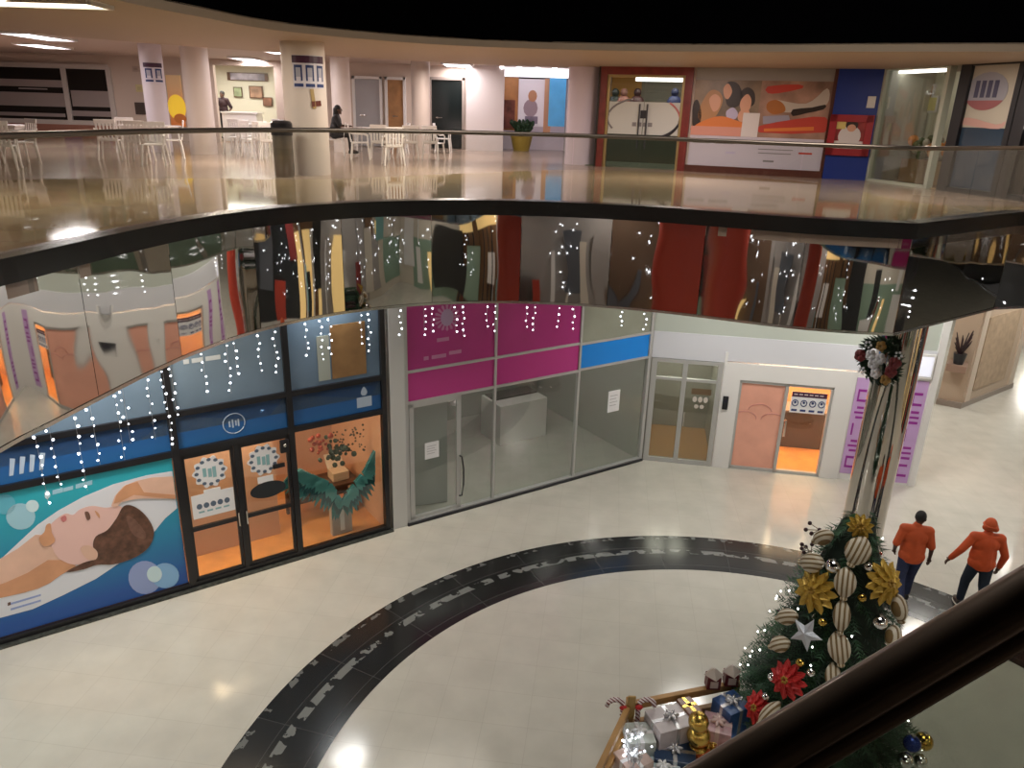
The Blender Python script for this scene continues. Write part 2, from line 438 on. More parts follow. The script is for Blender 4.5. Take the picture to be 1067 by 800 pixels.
for k in range(npan):
    pts = [arc_at(per * k + per * j / 8 + (.004 if j == 0 else -.004 if j == 8 else 0)) for j in range(9)]
    wall_strip(pts, ZL + .02, ZU - .19).build('mirror_panel', mirror, fas, smooth=True, angle=60)
for a, c in zip([arc[-1]] + right, right + [near[0]]):
    pts = [a.lerp(c, t) for t in (.003, .25, .5, .75, .997)]
    wall_strip(pts, ZL + .02, ZU - .19).build('mirror_panel', mirror, fas)
pts = [near[0].lerp(near[1], t / 6) for t in range(7)]
wall_strip(pts, ZL + .02, ZU - .19).build('mirror_panel', mirror, fas)
pts = [near[1], near[1].lerp(arc[0], .5), arc[0]]
wall_strip(pts, ZL + .02, ZU - .19).build('mirror_panel', mirror, fas)
def band(poly, z0, z1, o0, o1):
    b = MB(); n = len(poly); A = outward(poly, o0); B = outward(poly, o1)
    q = [[b.b.verts.new((p.x, p.y, z)) for p in P_] for P_, z in ((A, z0), (A, z1), (B, z1), (B, z0))]
    for X, Y in zip(q, q[1:] + q[:1]):
        for i in range(n): b.b.faces.new((X[i], X[(i + 1) % n], Y[(i + 1) % n], Y[i]))
    return b
band(hole, ZU - .21, bandtop, -.05, .22).build('edge_band', mat('black granite edge', (.012, .011, .010), .25), fas)
band(hole, ZL - .01, ZL + .03, -.012, .06).build('bottom_edge', steel, fas)
band(hole, ZL + .02, LC + .02, .05, .10).build('backing', mat('fascia backing', (.2, .2, .2), .7), fas)

# ------------------------------------------------------------------ far glass balustrade
bal = empty('balustrade', (0, 0, ZU), 'frameless glass balustrade with dark handrail along the far upper floor edge', 'railing')
rail_line = outward(hole, .16)[:len(arc) + 4]
cumr = [0]
for i in range(1, len(rail_line)): cumr.append(cumr[-1] + (rail_line[i] - rail_line[i - 1]).length)
def on_rail(s):
    for i in range(1, len(rail_line)):
        if cumr[i] >= s - 1e-9:
            return rail_line[i - 1].lerp(rail_line[i], (s - cumr[i - 1]) / max(1e-9, cumr[i] - cumr[i - 1]))
    return rail_line[-1]
ns = int(cumr[-1] / .5)
MB().tube([on_rail(cumr[-1] * i / ns) + V((0, 0, ZU + 1.02)) for i in range(ns + 1)], .033, 10).build('handrail', brown_rail, bal, smooth=True)
npg = int(cumr[-1] / 1.7); pl = cumr[-1] / npg
for k in range(npg):
    pts = [on_rail(pl * k + pl * j / 4 + (.006 if j == 0 else -.006 if j == 4 else 0)) for j in range(5)]
    wall_strip(pts, ZU + .03, ZU + .99, 1, .012).build('glass_panel', balus, bal)

# ------------------------------------------------------------------ near rail (the photographer's own)
nr = empty('near_balustrade', (near0.x, near0.y, ZU), 'thick polished dark sloping handrail with glass close to the viewer', 'railing')
TD = .62                                             # the stair rail runs up to the right at about thirty degrees
q1, q2 = CAM + ray(767, 801) * TD, CAM + ray(1067, 622) * TD
rd = (q2 - q1).normalized(); dn_ = V((0, 0, -1)); rn = rd.cross(V((0, 0, 1))).normalized()
railm = mat('polished dark rail', (.21, .15, .11), .3, .35, coat=.5, noise=.45, nscale=6)
a0, a1 = q1 - rd * 1.6, q1 + rd * 3.2
MB().tube([a0, a1], .0205, 40).build('handrail', railm, nr, smooth=True)
off = (CAM + ray(1067, 656) * TD) - q2
MB().tube([a0 + off, a1 + off], .0125, 24).build('glass_channel', mat('bronze channel', (.26, .20, .15), .28, .5), nr, smooth=True)
for k in range(4):
    c0 = a0 + off + rd * (.02 + 1.2 * k); c1 = c0 + rd * 1.17
    MB().prism([c0 + V((0, 0, -.012)), c1 + V((0, 0, -.012)), c1 + V((0, 0, -.80)), c0 + V((0, 0, -.80))], rn * .012).build('glass_panel', glass('near glass', (.72, .75, .70), .06), nr)
MB().prism([a0 + off + V((0, 0, -.80)), a1 + off + V((0, 0, -.80)), a1 + off + V((0, 0, -1.05)), a0 + off + V((0, 0, -1.05))], rn * .08).build('stringer', steel, nr)
# ------------------------------------------------------------------ wall frames
FL_ = Frame(at(0, 672)[:2], at(410, 550)[:2])
FG = Frame(at(410, 550)[:2], at(668, 478)[:2])
FR_ = Frame(at(668, 478)[:2], at(862, 497)[:2])

def room(tagname, fr, u0, u1, depth, h, wm, fm, cm=None, power=0, col=(1, .95, .9), lab=''):
    b = MB(); t = .06; e = .07
    b.fb(fr, u0, u1, 0, h, -depth - t, -depth); b.fb(fr, u0 - t, u0, 0, h, -depth - t, -e); b.fb(fr, u1, u1 + t, 0, h, -depth - t, -e)
    struct(b.build('wall_' + tagname, wm), 'inside walls of the ' + lab, 'wall')
    struct(MB().fb(fr, u0, u1, .0, .012, -depth, -e).build('floor_' + tagname, fm), 'floor inside the ' + lab, 'floor')
    struct(MB().fb(fr, u0, u1, h, h + .05, -depth, -e).build('ceiling_' + tagname, cm or white), 'ceiling inside the ' + lab, 'ceiling')
    if power: area('lamp_' + tagname, fr.P((u0 + u1) / 2, h - .05, -depth * .5), (u1 - u0) * .6, depth * .5, power, col)

# ================================================================== L: spa shopfront with black frame
bf = mat('black shop frame', (.010, .010, .013), .28)
spa = empty('shopfront', FL_.P(3, 0), 'black framed spa shopfront with blue header band and orange lit doors', 'shopfront', rz=FL_.ang())
US = -5.2; UE = 6.24
fm = MB()
for u, w in ((-2.1, .1), (.02, .05), (2.70, .11), (4.52, .10), (6.22, .09)):
    if u > .1 or u < 0: fm.fb(FL_, u - w / 2, u + w / 2, 0, LC, -.05, .06)
for z, w in ((.06, .12), (2.46, .10), (3.10, .09)): fm.fb(FL_, US, UE, z - w / 2, z + w / 2, -.045, .055)
fm.fb(FL_, 3.56, 3.63, .1, 2.42, -.045, .05)
fm.build('frame', bf, spa)
film = mat('blue grey window film', (.135, .20, .28), .12, noise=.12, nscale=1.2, spec=.6)
hdr = grad_mat('blue header print', (.02, .13, .36), (.015, .07, .25), 2.5, 3.1)
ug = [(US, -2.15), (-2.05, 2.645), (2.755, 4.47), (4.57, 6.175)]
for a, c in ug:
    MB().fb(FL_, a, c, 2.775, LC, -.01, .0).build('upper_pane', film, spa)
    MB().fb(FL_, a, c, 2.51, 3.055, -.01, .0).build('header_panel', hdr, spa)
MB().fb(FL_, -3, 6.3, .0, .035, -.05, .13).build('threshold', mat('dark marble sill', (.05, .055, .05), .2, noise=.5, nscale=14), spa)
for a, c in ((2.76, 3.555), (3.635, 4.465)):
    dn = empty('door', FL_.P(a, 0), rz=FL_.ang()); adopt(dn, spa)
    b = MB()
    b.fb(FL_, a, a + .05, .12, 2.4, -.02, .03); b.fb(FL_, c - .05, c, .12, 2.4, -.02, .03)
    for z in (.13, 1.06, 2.36): b.fb(FL_, a, c, z - .03, z + .04, -.02, .03)
    b.build('door_frame', bf, dn)
    MB().fb(FL_, a + .05, c - .05, .16, 2.33, 0, .008).build('pane', clear, dn)
    hu = c - .025 if a < 3 else a + .025
    MB().cyl(FL_.P(hu, .95, .07), FL_.P(hu, 1.2, .07), .013).cyl(FL_.P(hu, .97, .0), FL_.P(hu, .97, .07), .01).cyl(FL_.P(hu, 1.18, .0), FL_.P(hu, 1.18, .07), .01).build('handle', steel, dn)
MB().fb(FL_, 4.57, 6.175, .12, 2.41, 0, .008).build('display_pane', clear, spa)
# small header logo
lw = mat('pale print', (.45, .55, .68), .4)
for u, z, r in ((3.62, 2.76, .17),):
    b = MB(); b.tube([FL_.P(u + r * math.cos(t * PI / 10), z + r * math.sin(t * PI / 10), .004) for t in range(20)], .008, 6, True); b.build('logo_ring', lw, spa)
    for k, (du, h) in enumerate(((-.07, .1), (-.02, .14), (.03, .09), (.07, .12))): MB().fb(FL_, u + du - .012, u + du + .012, z - h / 2, z + h / 2, .001, .004).build('logo_stroke', lw, spa)
art_uv('logo_drop', spa, FL_, [(5.86, 2.98), (5.92, 2.88), (5.89, 2.82), (5.83, 2.82), (5.80, 2.88)], .002, lw, 3)
art_uv('logo_block', spa, FL_, [(5.72, 2.79), (6.0, 2.79), (6.0, 2.60), (5.72, 2.60)], .002, lw)
# left header logo and bars
for i in range(4): art_uv('logo_stroke', spa, FL_, [(.55 + .12 * i, 2.62), (.60 + .12 * i, 2.62), (.66 + .12 * i, 2.86), (.60 + .12 * i, 2.88)], .002, lw)
pale = mat('film lettering', (.42, .48, .54), .4)
for k, (u0_, u1_) in enumerate(((2.98, 3.06), (3.10, 3.26), (3.30, 3.52))): MB().fb(FL_, u0_, u1_, 3.86, 3.93, .001, .004).build('lettering', pale, spa)
# spa interior
room('spa_interior', FL_, -5.2, 6.2, 2.6, LC - .02, mat('peach wall', (.62, .35, .21), .6, noise=.08, nscale=1.5), orange_floor, None, 330, (1, .74, .48), 'spa shop')
ptn = MB().fb(FL_, 2.72, 4.46, .012, 2.3, -.95, -.9).build('wall_spa_partition', mat('peach partition', (.66, .38, .25), .5, noise=.08, nscale=1.2)); struct(ptn, 'peach partition close behind the spa doors', 'partition')
area('lamp_spa_door', FL_.P(3.6, 2.9, -.5), 1.4, .3, 45, (1, .72, .45))
# brown patch flat on the front of the film
bd = tag(MB().fb(FL_, 5.30, 5.92, 3.22, 4.16, .002, .014).build('board', mat('brown board', (.24, .13, .05), .5, noise=.15, nscale=4)), 'brown rectangular board at the top of the spa window', 'board')
bd2 = MB().fb(FL_, 5.06, 5.27, 3.22, 4.0, .002, .012).build('board_edge', mat('grey green strip', (.33, .36, .32), .5), bd)

# spa poster
po = empty('spa_poster', FL_.P(0, 0), 'large blue poster of a reclining woman on a white towel having a massage', 'poster', rz=FL_.ang())
pbg = grad_mat('poster blue', (.015, .09, .36), (.03, .42, .52), .3, 2.2)
MB().fb(FL_, -2.04, 2.635, .13, 2.40, -.006, .008).build('poster_sheet', pbg, po)
k_ = .2625
def pc(*pp): return [(x * k_, y * k_ + 470) for x, y in pp]
tw_m = mat('poster white', (.74, .76, .82), .4)
skin1 = mat('poster skin', (.78, .50, .38), .4, noise=.07, nscale=3); skin2 = mat('poster skin deep', (.66, .33, .18), .4, noise=.1, nscale=3)
pink = mat('poster pink', (.80, .52, .47), .4); lipm = mat('poster lips', (.6, .2, .2), .4)
hairm = mat('poster hair', (.12, .055, .035), .4, noise=.5, nscale=9); hl = mat('poster hair light', (.17, .085, .06), .4, noise=.3, nscale=9)
art('towel', po, FL_, pc((-60, 500), (0, 430), (80, 355), (150, 290), (230, 235), (330, 180), (450, 130), (580, 95), (683, 78), (702, 225), (655, 265), (590, 345), (470, 445), (380, 505), (250, 570), (130, 625), (0, 660), (-60, 672)), .009, tw_m)
art('shoulder', po, FL_, pc((-60, 480), (0, 425), (70, 385), (140, 330), (180, 330), (215, 365), (250, 400), (300, 440), (300, 460), (250, 482), (200, 520), (150, 545), (80, 562), (0, 580), (-60, 590)), .0125, skin1)
art('shoulder_shade', po, FL_, pc((-60, 545), (20, 520), (110, 480), (190, 430), (260, 430), (300, 455), (240, 490), (190, 525), (100, 558), (0, 580), (-60, 590)), .016, skin2)
art('face', po, FL_, pc((185, 330), (200, 290), (235, 258), (262, 245), (290, 250), (318, 228), (365, 215), (420, 222), (470, 215), (490, 235), (455, 290), (420, 345), (395, 420), (330, 445), (280, 445), (230, 420), (205, 375)), .0195, pink, 4)
art('hair', po, FL_, pc((462, 262), (490, 215), (530, 216), (575, 250), (606, 300), (606, 345), (578, 390), (520, 425), (450, 446), (385, 448), (330, 466), (262, 476), (330, 440), (385, 420), (368, 375), (380, 335), (425, 310)), .023, hairm, 4)
art('hair_light', po, FL_, pc((500, 260), (530, 265), (575, 320), (570, 345), (525, 325)), .0265, hl, 4)
art('ear', po, FL_, pc((318, 385), (350, 370), (385, 395), (380, 425), (345, 425)), .0265, skin1, 4)
art('eye', po, FL_, pc((335, 240), (350, 238), (358, 262), (345, 270)), .0265, hl, 3)
art('brow', po, FL_, pc((375, 232), (392, 245), (395, 262), (384, 252)), .0265, skin2, 3)
art('lips', po, FL_, pc((240, 262), (258, 252), (264, 268), (250, 278)), .0265, lipm, 3)
art('hand', po, FL_, pc((155, 340), (175, 318), (183, 290), (200, 285), (205, 320), (218, 350), (200, 368), (170, 372)), .0265, skin2, 3)
art('massaging_arm', po, FL_, pc((685, 97), (600, 102), (540, 115), (490, 135), (455, 175), (440, 215), (460, 220), (480, 200), (520, 190), (560, 185), (697, 186)), .0265, skin1)
art('massaging_hand_shade', po, FL_, pc((545, 118), (500, 130), (462, 168), (450, 205), (480, 195), (530, 170), (600, 178), (697, 186), (694, 170), (570, 160)), .030, skin2)
cir = mat('poster pale circle', (.36, .62, .74), .4); cir2 = mat('poster pale disc', (.62, .80, .86), .4); cir3 = mat('poster lilac circle', (.30, .38, .66), .4)
art('circle', po, FL_, pc(*[(82 + 58 * math.cos(t * .3), 258 + 52 * math.sin(t * .3)) for t in range(21)]), .009, cir)
art('circle', po, FL_, pc(*[(20 + 42 * math.cos(t * .3), 210 + 40 * math.sin(t * .3)) for t in range(21)]), .009, mat('poster teal circle', (.12, .45, .58), .4))
art('circle', po, FL_, pc(*[(128 + 26 * math.cos(t * .3), 216 + 24 * math.sin(t * .3)) for t in range(21)]), .0125, cir2)
art('circle', po, FL_, pc(*[(575 + 66 * math.cos(t * .3), 500 + 66 * math.sin(t * .3)) for t in range(21)]), .009, cir3)
art('circle', po, FL_, pc(*[(655 + 55 * math.cos(t * .3), 492 + 50 * math.sin(t * .3)) for t in range(21)]), .0125, mat('poster light blue circle', (.25, .48, .76), .4))
art('circle', po, FL_, pc(*[(612 + 30 * math.cos(t * .3), 486 + 32 * math.sin(t * .3)) for t in range(21)]), .016, cir2)
art('logo', po, FL_, pc((178, 160), (192, 155), (200, 172), (190, 188), (178, 182)), .009, cir2, 3)
for a, c, h in ((208, 250, 18), (252, 290, 15), (300, 366, 17)):
    y0, y1 = 172 - (a - 208) * .26, 172 - (c - 208) * .26
    art('lettering', po, FL_, pc((a, y0), (c, y1), (c, y1 - h), (a, y0 - h)), .009, cir)
for (a, y) in ((42, 600), (42, 622)): art('small_lettering', po, FL_, pc((a, y + 8), (a + 120, y - 28), (a + 120, y - 35), (a, y)), .0125, cir3)
art('small_logo', po, FL_, pc((30, 612), (42, 608), (42, 596), (30, 600)), .013, hairm)

# door signs on the spa doors
whp = mat('paper white', (.80, .80, .82), .5); inkm = mat('blue grey ink', (.10, .14, .20), .5); tealm = mat('teal ink', (.25, .45, .48), .5)
for i, (u, z, lab) in enumerate(((3.17, 2.02, 'white flower seal sticker on the glass door with the white notice'), (4.03, 2.02, 'white flower seal sticker above the dark oval on the glass door'))):
    st = empty('seal_sticker', FL_.P(u, z, .012), lab, 'sticker', 'flower seals on the spa doors', rz=FL_.ang())
    art_uv('disc', st, FL_, [(u + (.25 + .025 * math.cos(10 * t * 2 * PI / 60)) * math.cos(t * 2 * PI / 60), z + (.26 + .025 * math.cos(10 * t * 2 * PI / 60)) * math.sin(t * 2 * PI / 60)) for t in range(60)], .009, whp)
    for k in range(12):
        a = 2 * PI * k / 12; art_uv('seal_mark', st, FL_, ell(u + .205 * math.cos(a), z + .215 * math.sin(a), .035, .03, 8, a), .0125, inkm)
    for k, du in enumerate((-.08, 0, .07)):
        MB().fb(FL_, u + du - .03, u + du + .025, z - .07 - .02 * k, z + .08 - .02 * (k % 2), .0125, .0155).build('seal_letter', tealm, st)
    MB().fb(FL_, u - .13, u + .13, z - .42, z - .30, .009, .0118).build('ribbon', whp, st)
sg = empty('door_notice', FL_.P(3.16, 1.4, .012), 'white paper notice with a row of icons on the spa door', 'sign', rz=FL_.ang())
MB().fb(FL_, 2.84, 3.50, 1.24, 1.66, .0085, .0115).build('sheet', whp, sg)
for k in range(5): art_uv('icon', sg, FL_, ell(2.95 + .108 * k, 1.45, .045, .05, 10), .012, inkm)
for k in range(4): MB().fb(FL_, 2.93 + .13 * k, 3.02 + .13 * k, 1.33, 1.36, .0117, .0140).build('caption', tealm, sg)
ov = tag(art_uv('oval_sign', None, FL_, ell(4.06, 1.46, .30, .15, 28), .009, mat('dark oval', (.02, .025, .03), .3)), 'dark oval sign on the spa door', 'sign')
ca = empty('wall_camera', FL_.P(4.36, 2.2, .04), 'small black device fixed at the top corner of the spa door', 'device', rz=FL_.ang())
MB().fb(FL_, 4.30, 4.45, 2.10, 2.32, .03, .10, .01).build('housing', black, ca); MB().fb(FL_, 4.16, 4.36, 1.83, 1.90, .03, .06).build('bracket', black, ca)
MB().sph(FL_.P(4.37, 2.24, .11), .03).build('lens', steel, ca, True)

# wings display, flowers and table inside the window
def inside(x, y, d): return FL_.px(x, y, d)
DW = -.26
def iu(x, y, d=DW): return FL_.uv(x, y, d)
wg = empty('feather_wings', FL_.P(5.4, 1.0, DW), 'pair of teal feathered wings displayed in the spa window', 'ornament', rz=FL_.ang())
teal = [mat('teal feather', (.03, .25, .28), .5), mat('dark teal feather', (.015, .12, .16), .5), mat('pale teal feather', (.10, .42, .44), .5)]
cu, cz = iu(356, 520)
random.seed(17)
for side, crv in ((-1, [(354, 520), (344, 503), (331, 496), (321, 492), (314, 489)]), (1, [(358, 518), (366, 505), (378, 490), (383, 480), (388, 470)])):
    wn = empty('wing', FL_.P(cu, cz, DW), rz=FL_.ang()); adopt(wn, wg)
    cp_ = catmull([FL_.px(x, y, DW) for x, y in crv], 6)
    for lay in range(3):
        b = MB(); n_ = 19
        for k in range(n_):
            p = cp_[min(len(cp_) - 1, int(k * (len(cp_) - 1) / (n_ - 1)))] + FL_.n * .025 * lay
            t = k / (n_ - 1); L = (.56 - .14 * lay) * (.75 + .25 * math.sin(PI * t)) * random.uniform(.85, 1.1)
            dr_ = (FL_.u * side * (.15 + .75 * t) + V((0, 0, -1)) * (.95 - .55 * t)).normalized()
            tip = p + dr_ * L; tip = tip - FL_.u * max(0, (tip - FL_.A).dot(FL_.u) - 6.12); mid = p.lerp(tip, .55); w = dr_.cross(FL_.n).normalized() * .06
            b.prism([p - w * .6, mid - w, tip, mid + w, p + w * .6], FL_.n * .012)
        b.build('feathers', teal[lay], wn)
MB().fb(FL_, cu - .2, cu + .2, .012, cz - .05, DW - .16, DW - .03, .02).build('stand', mat('grey stand', (.42, .38, .36), .4), wg)
MB().fb(FL_, cu - .04, cu + .04, .1, cz, DW - .03, DW - .01).build('stand_strip', whp, wg)
fv = empty('flower_arrangement', FL_.P(5.2, 1.9, -.6), 'red and green flower arrangement on the wall inside the spa window', 'flowers', rz=FL_.ang())
random.seed(3)
for nm, m, cx0, cy0, sp, nn, rr in (('red_blooms', mat('red bloom', (.40, .06, .03), .5), 332, 462, 8, 24, .045), ('leaf_mass', mat('dark leaf', (.03, .06, .03), .6), 348, 470, 11, 40, .05), ('small_buds', mat('dark bud', (.07, .05, .03), .6), 364, 456, 14, 46, .022)):
    b = MB()
    for k in range(nn):
        p = FL_.px(min(384, cx0 + random.gauss(0, sp * .7)), cy0 + random.gauss(0, sp * .6), -.62) + FL_.n * random.uniform(0, .12)
        b.sph(p, rr * random.uniform(.6, 1.1), seg=8)
    b.build(nm, m, fv, True)
tb = empty('display_table', FL_.P(5.6, 0, -1.2), 'dark wooden display table inside the spa window', 'table', rz=FL_.ang())
wd = mat('dark wood', (.09, .04, .02), .4, noise=.3, nscale=6)
MB().fb(FL_, 4.75, 6.1, .62, .68, -1.6, -.95, .01).build('table_top', wd, tb)
for u in (4.8, 6.0):
    for d in (-1.55, -1.0): MB().fb(FL_, u, u + .06, .012, .62, d - .03, d + .03).build('leg', wd, tb)
MB().fb(FL_, 4.8, 6.05, .2, .55, -1.5, -1.45).build('apron', wd, tb)
bw = empty('paper_box', FL_.P(5.8, .68, -1.2), 'pale open gift box on the table in the spa window', 'box', rz=FL_.ang())
MB().fb(FL_, 5.62, 5.95, .681, .86, -1.4, -1.1, .01).build('box_body', mat('pale card', (.70, .52, .36), .5), bw); MB().box(FL_.M @ Matrix.Translation((5.78, 1.45, .98)) @ Matrix.Rotation(.9, 4, 'X'), .34, .3, .015).build('box_lid', mat('pale card', (.7, .52, .36)), bw)

# ================================================================== G: vacant shop, magenta and blue header
gs = empty('vacant_shopfront', FG.P(3, 0), 'grey framed vacant glass shopfront with magenta panels and one blue band', 'shopfront', rz=FG.ang())
gp = MB().fb(FG, -.02, .27, 0, LC, -.12, .06).build('pillar', mat('light grey pillar', (.55, .55, .53), .5)); struct(gp, 'light grey post between spa and magenta shop', 'pillar')
b = MB()
for u, w in ((.31, .07), (2.21, .045), (4.27, .05), (6.235, .08)): b.fb(FG, u - w / 2, u + w / 2, 0, LC, -.04, .04)
for z, a, c in ((2.51, .3, 4.27), (3.11, .3, 4.27), (2.53, 4.27, 6.27), (3.09, 4.27, 6.27), (4.0, 4.27, 6.27)): b.fb(FG, a, c, z - .025, z + .025, -.035, .035)
b.fb(FG, .3, 6.27, 0, .07, -.05, .05)
b.build('frame', alu, gs)
MB().fb(FG, .27, 6.25, 0, .04, .04, .1).build('threshold', black, gs)
mag = mat('magenta panel', (.44, .032, .215), .3, noise=.06, nscale=1.5); mag2 = mat('bright magenta panel', (.52, .04, .25), .3)
pnl = None
for a, c in ((.345, 2.187), (2.233, 4.245)):
    MB().fb(FG, a, c, 3.135, LC, -.006, .006).build('upper_panel', mag, gs); MB().fb(FG, a, c, 2.535, 3.085, -.006, .006).build('lower_panel', mag2, gs)
MB().fb(FG, 4.295, 6.19, 2.555, 3.065, -.006, .006).build('blue_band', mat('bright blue band', (.005, .24, .78), .3), gs)
MB().fb(FG, 4.295, 6.19, 3.115, LC, -.006, .006).build('upper_pane', mat('olive grey film', (.30, .31, .25), .15, noise=.1, nscale=1), gs)
for a, c in ((2.233, 4.245), (4.295, 6.225)): MB().fb(FG, a, c, .07, 2.49, -.005, .005).build('pane', clear, gs)
MB().fb(FG, 1.47, 2.187, .07, 2.49, -.005, .005).build('pane', clear, gs)
mp_ = mat('pale pink print', (.55, .22, .40), .4)
b = MB()
for k in range(16): 
    a = 2 * PI * k / 16; b.prism([FG.P(1.16 + r * math.cos(a + da) , 4.03 + r * .95 * math.sin(a + da), .007) for r, da in ((.10, -.1), (.24, -.12), (.27, 0), (.24, .12), (.10, .1))], FG.n * .003)
b.build('logo_flower', mp_, gs)
art_uv('logo_heart', gs, FG, ell(1.16, 4.03, .13, .16), .0105, mat('lilac print', (.44, .30, .46), .4))
for a, c, z in ((.68, .78, 3.31), (.84, 1.14, 3.31), (1.20, 1.46, 3.34), (.95, 1.2, 3.62)): MB().fb(FG, a, c, z - .03, z + .04, .007, .01).build('lettering', mp_, gs)
dg = empty('door', FG.P(.36, 0), rz=FG.ang()); adopt(dg, gs)
b = MB()
for u in (.36, 1.36): b.fb(FG, u, u + .09, .07, 2.49, -.02, .03)
b.fb(FG, .36, 1.45, 2.4, 2.49, -.02, .03); b.fb(FG, .36, 1.45, .05, .14, -.02, .03); b.build('door_frame', alu, dg)
MB().fb(FG, .45, 1.36, .14, 2.4, 0, .008).build('pane', clear, dg)
MB().tube([FG.P(1.42, 1.22, .03), FG.P(1.45, 1.2, .08), FG.P(1.47, .95, .11), FG.P(1.47, .6, .11), FG.P(1.45, .36, .08), FG.P(1.42, .34, .03)], .016, 8).build('handle', black, dg, True)
room('vacant_interior', FG, .1, 6.2, 4.2, LC - .02, mat('grey green wall', (.30, .31, .275), .6), shop_tile, None, 22, (1, .98, .9), 'vacant shop')
pt = MB().box(FG.M @ Matrix.Translation((1.02, .50, 1.20)) @ Matrix.Rotation(math.radians(-14), 4, 'Z'), .74, .05, 2.36).build('wall_partition', mat('pale partition', (.46, .48, .47), .5)); struct(pt, 'pale partition panel just inside the vacant shop door', 'partition')
ctr = empty('counter', FG.P(4.4, .012, -2.6), 'white boxy counter with dark top inside the vacant shop', 'counter', rz=FG.ang())
MB().fb(FG, 3.75, 5.1, .0125, 1.02, -3.1, -2.2, .01).build('counter_body', mat('counter white', (.52, .52, .48), .5), ctr)
MB().fb(FG, 3.82, 5.06, 1.022, 1.06, -3.05, -2.6).build('counter_top', mat('counter shade', (.10, .09, .08), .4), ctr)
lad = empty('ladder', FG.P(.9, .012, -2.4), 'dark folding ladder leaning inside the vacant shop door', 'ladder', rz=FG.ang())
for s in (0, .35): MB().cyl(FG.P(.55 + s, .012, -1.5), FG.P(.55 + s, 1.8, -2.2), .025).build('ladder_rail', black, lad)
b = MB()
for k in range(6): b.cyl(FG.P(.55, .25 + .27 * k, -1.59 - .104 * k), FG.P(.9, .25 + .27 * k, -1.59 - .104 * k), .016)
b.build('rung', black, lad)
for (u, z, w, h, lab) in ((5.30, 1.64, .33, .50, 'white paper notice taped on the vacant shop glass under the blue band'), (.83, 1.46, .30, .34, 'white paper notice on the vacant shop door')):
    nt = empty('paper_notice', FG.P(u, z, .01), lab, 'notice', rz=FG.ang())
    MB().fb(FG, u - w / 2, u + w / 2, z - h / 2, z + h / 2, .009, .012).build('sheet', whp, nt)
    for k in range(4): MB().fb(FG, u - w * .36, u + w * (.3 - .1 * (k % 2)), z + h * (.25 - .15 * k), z + h * (.28 - .15 * k), .0122, .0132).build('text_line', mat('grey ink', (.4, .4, .42), .5), nt)
sk = tag(MB().sph(FG.P(1.85, 1.95, -1.2), .16, .08, .1, M=FG.M.to_3x3().to_4x4()).sph(FG.P(1.98, 1.8, -1.2), .1, .06, .07).build('foil_balloon', whp, None, True), 'crumpled white foil hanging inside the vacant shop by the door', 'decoration')
MB().cyl(FG.P(1.85, 2.0, -1.2), FG.P(1.85, LC - .03, -1.2), .004, seg=6).build('string', steel, sk)

# ================================================================== R: aluminium doors, white portal, purple banners
rs = empty('aluminium_shopfront', FR_.P(.9, 0), 'narrow grey aluminium framed glass doors between blue band shop and white portal', 'shopfront', rz=FR_.ang())
b = MB()
for u, w in ((.10, .12), (.78, .10), (1.535, .1)): b.fb(FR_, u - w / 2, u + w / 2, 0, 2.5, -.05, .05)
for z, w in ((.05, .1), (2.05, .06), (2.47, .08)): b.fb(FR_, .05, 1.58, z - w / 2, z + w / 2, -.045, .045)
b.build('frame', alu, rs)
for a, c in ((.16, .73), (.83, 1.485)):
    MB().fb(FR_, a, c, .1, 2.02, -.005, .005).build('door_pane', greytint, rs); MB().fb(FR_, a, c, 2.08, 2.43, -.005, .005).build('transom_pane', greytint, rs)
MB().cyl(FR_.P(.86, .95, .07), FR_.P(.86, 1.3, .07), .014).build('handle', steel, rs)
grl = empty('wall_header', (0, 0, 0)); struct(grl, 'white wall above the aluminium doors and portal', 'wall')
MB().fb(FR_, .02, 1.61, 2.52, 3.12, -.06, .02).build('panel', mat('cool white panel', (.66, .67, .72), .4), grl)
MB().fb(FR_, .02, 5.9, 3.12, LC, -.06, .0).build('panel', mat('pale grey green panel', (.50, .54, .49), .4), grl)
MB().fb(FR_, 1.61, 5.9, 2.56, 3.12, -.06, .02).build('panel', mat('cool white panel', (.66, .67, .72)), grl)
b = MB(); 
b.fb(FR_, 1.63, 1.98, 0, 2.54, -.12, .06); b.fb(FR_, 3.97, 4.36, 0, 2.54, -.12, .06); b.fb(FR_, 1.98, 3.97, 2.16, 2.54, -.12, .06)
b.fb(FR_, 1.6, 1.66, 0, 2.77, -.1, .05)
b.fb(FR_, 4.36, 5.9, 0, 2.54, -.12, .02)
wp = b.build('wall_portal', white); struct(wp, 'white portal wall around the orange lit doorway', 'wall')
pd = empty('sliding_door', FR_.P(3, 0), 'aluminium framed double glass door with pink leaf and orange interior', 'door', rz=FR_.ang())
b = MB()
for u in (2.0, 3.0, 3.95): b.fb(FR_, u - .035, u + .035, 0, 2.15, -.06, .03)
b.fb(FR_, 1.98, 3.97, 2.09, 2.16, -.06, .03); b.fb(FR_, 1.98, 3.97, 0, .07, -.06, .03); b.build('door_frame', alu, pd)
MB().fb(FR_, 2.035, 2.965, .07, 2.09, -.02, -.012).build('pink_leaf', mat('pink frosted glass', (.80, .40, .30), .25, noise=.08, nscale=2), pd)
MB().fb(FR_, 3.035, 3.915, .07, 2.09, -.02, -.012).build('pane', clear, pd)
pw = mat('pink print', (.62, .28, .24), .4)
for k in range(3):
    MB().tube([FR_.P(2.2 + .3 * k + .25 * math.cos(t * .35), 1.25 + .2 * (k % 2) + .16 * math.sin(t * .35), -.010) for t in range(10)], .012, 5).build('print_curl', pw, pd)
MB().fb(FR_, 3.06, 3.1, .9, 1.3, .0, .04).build('handle', steel, pd)
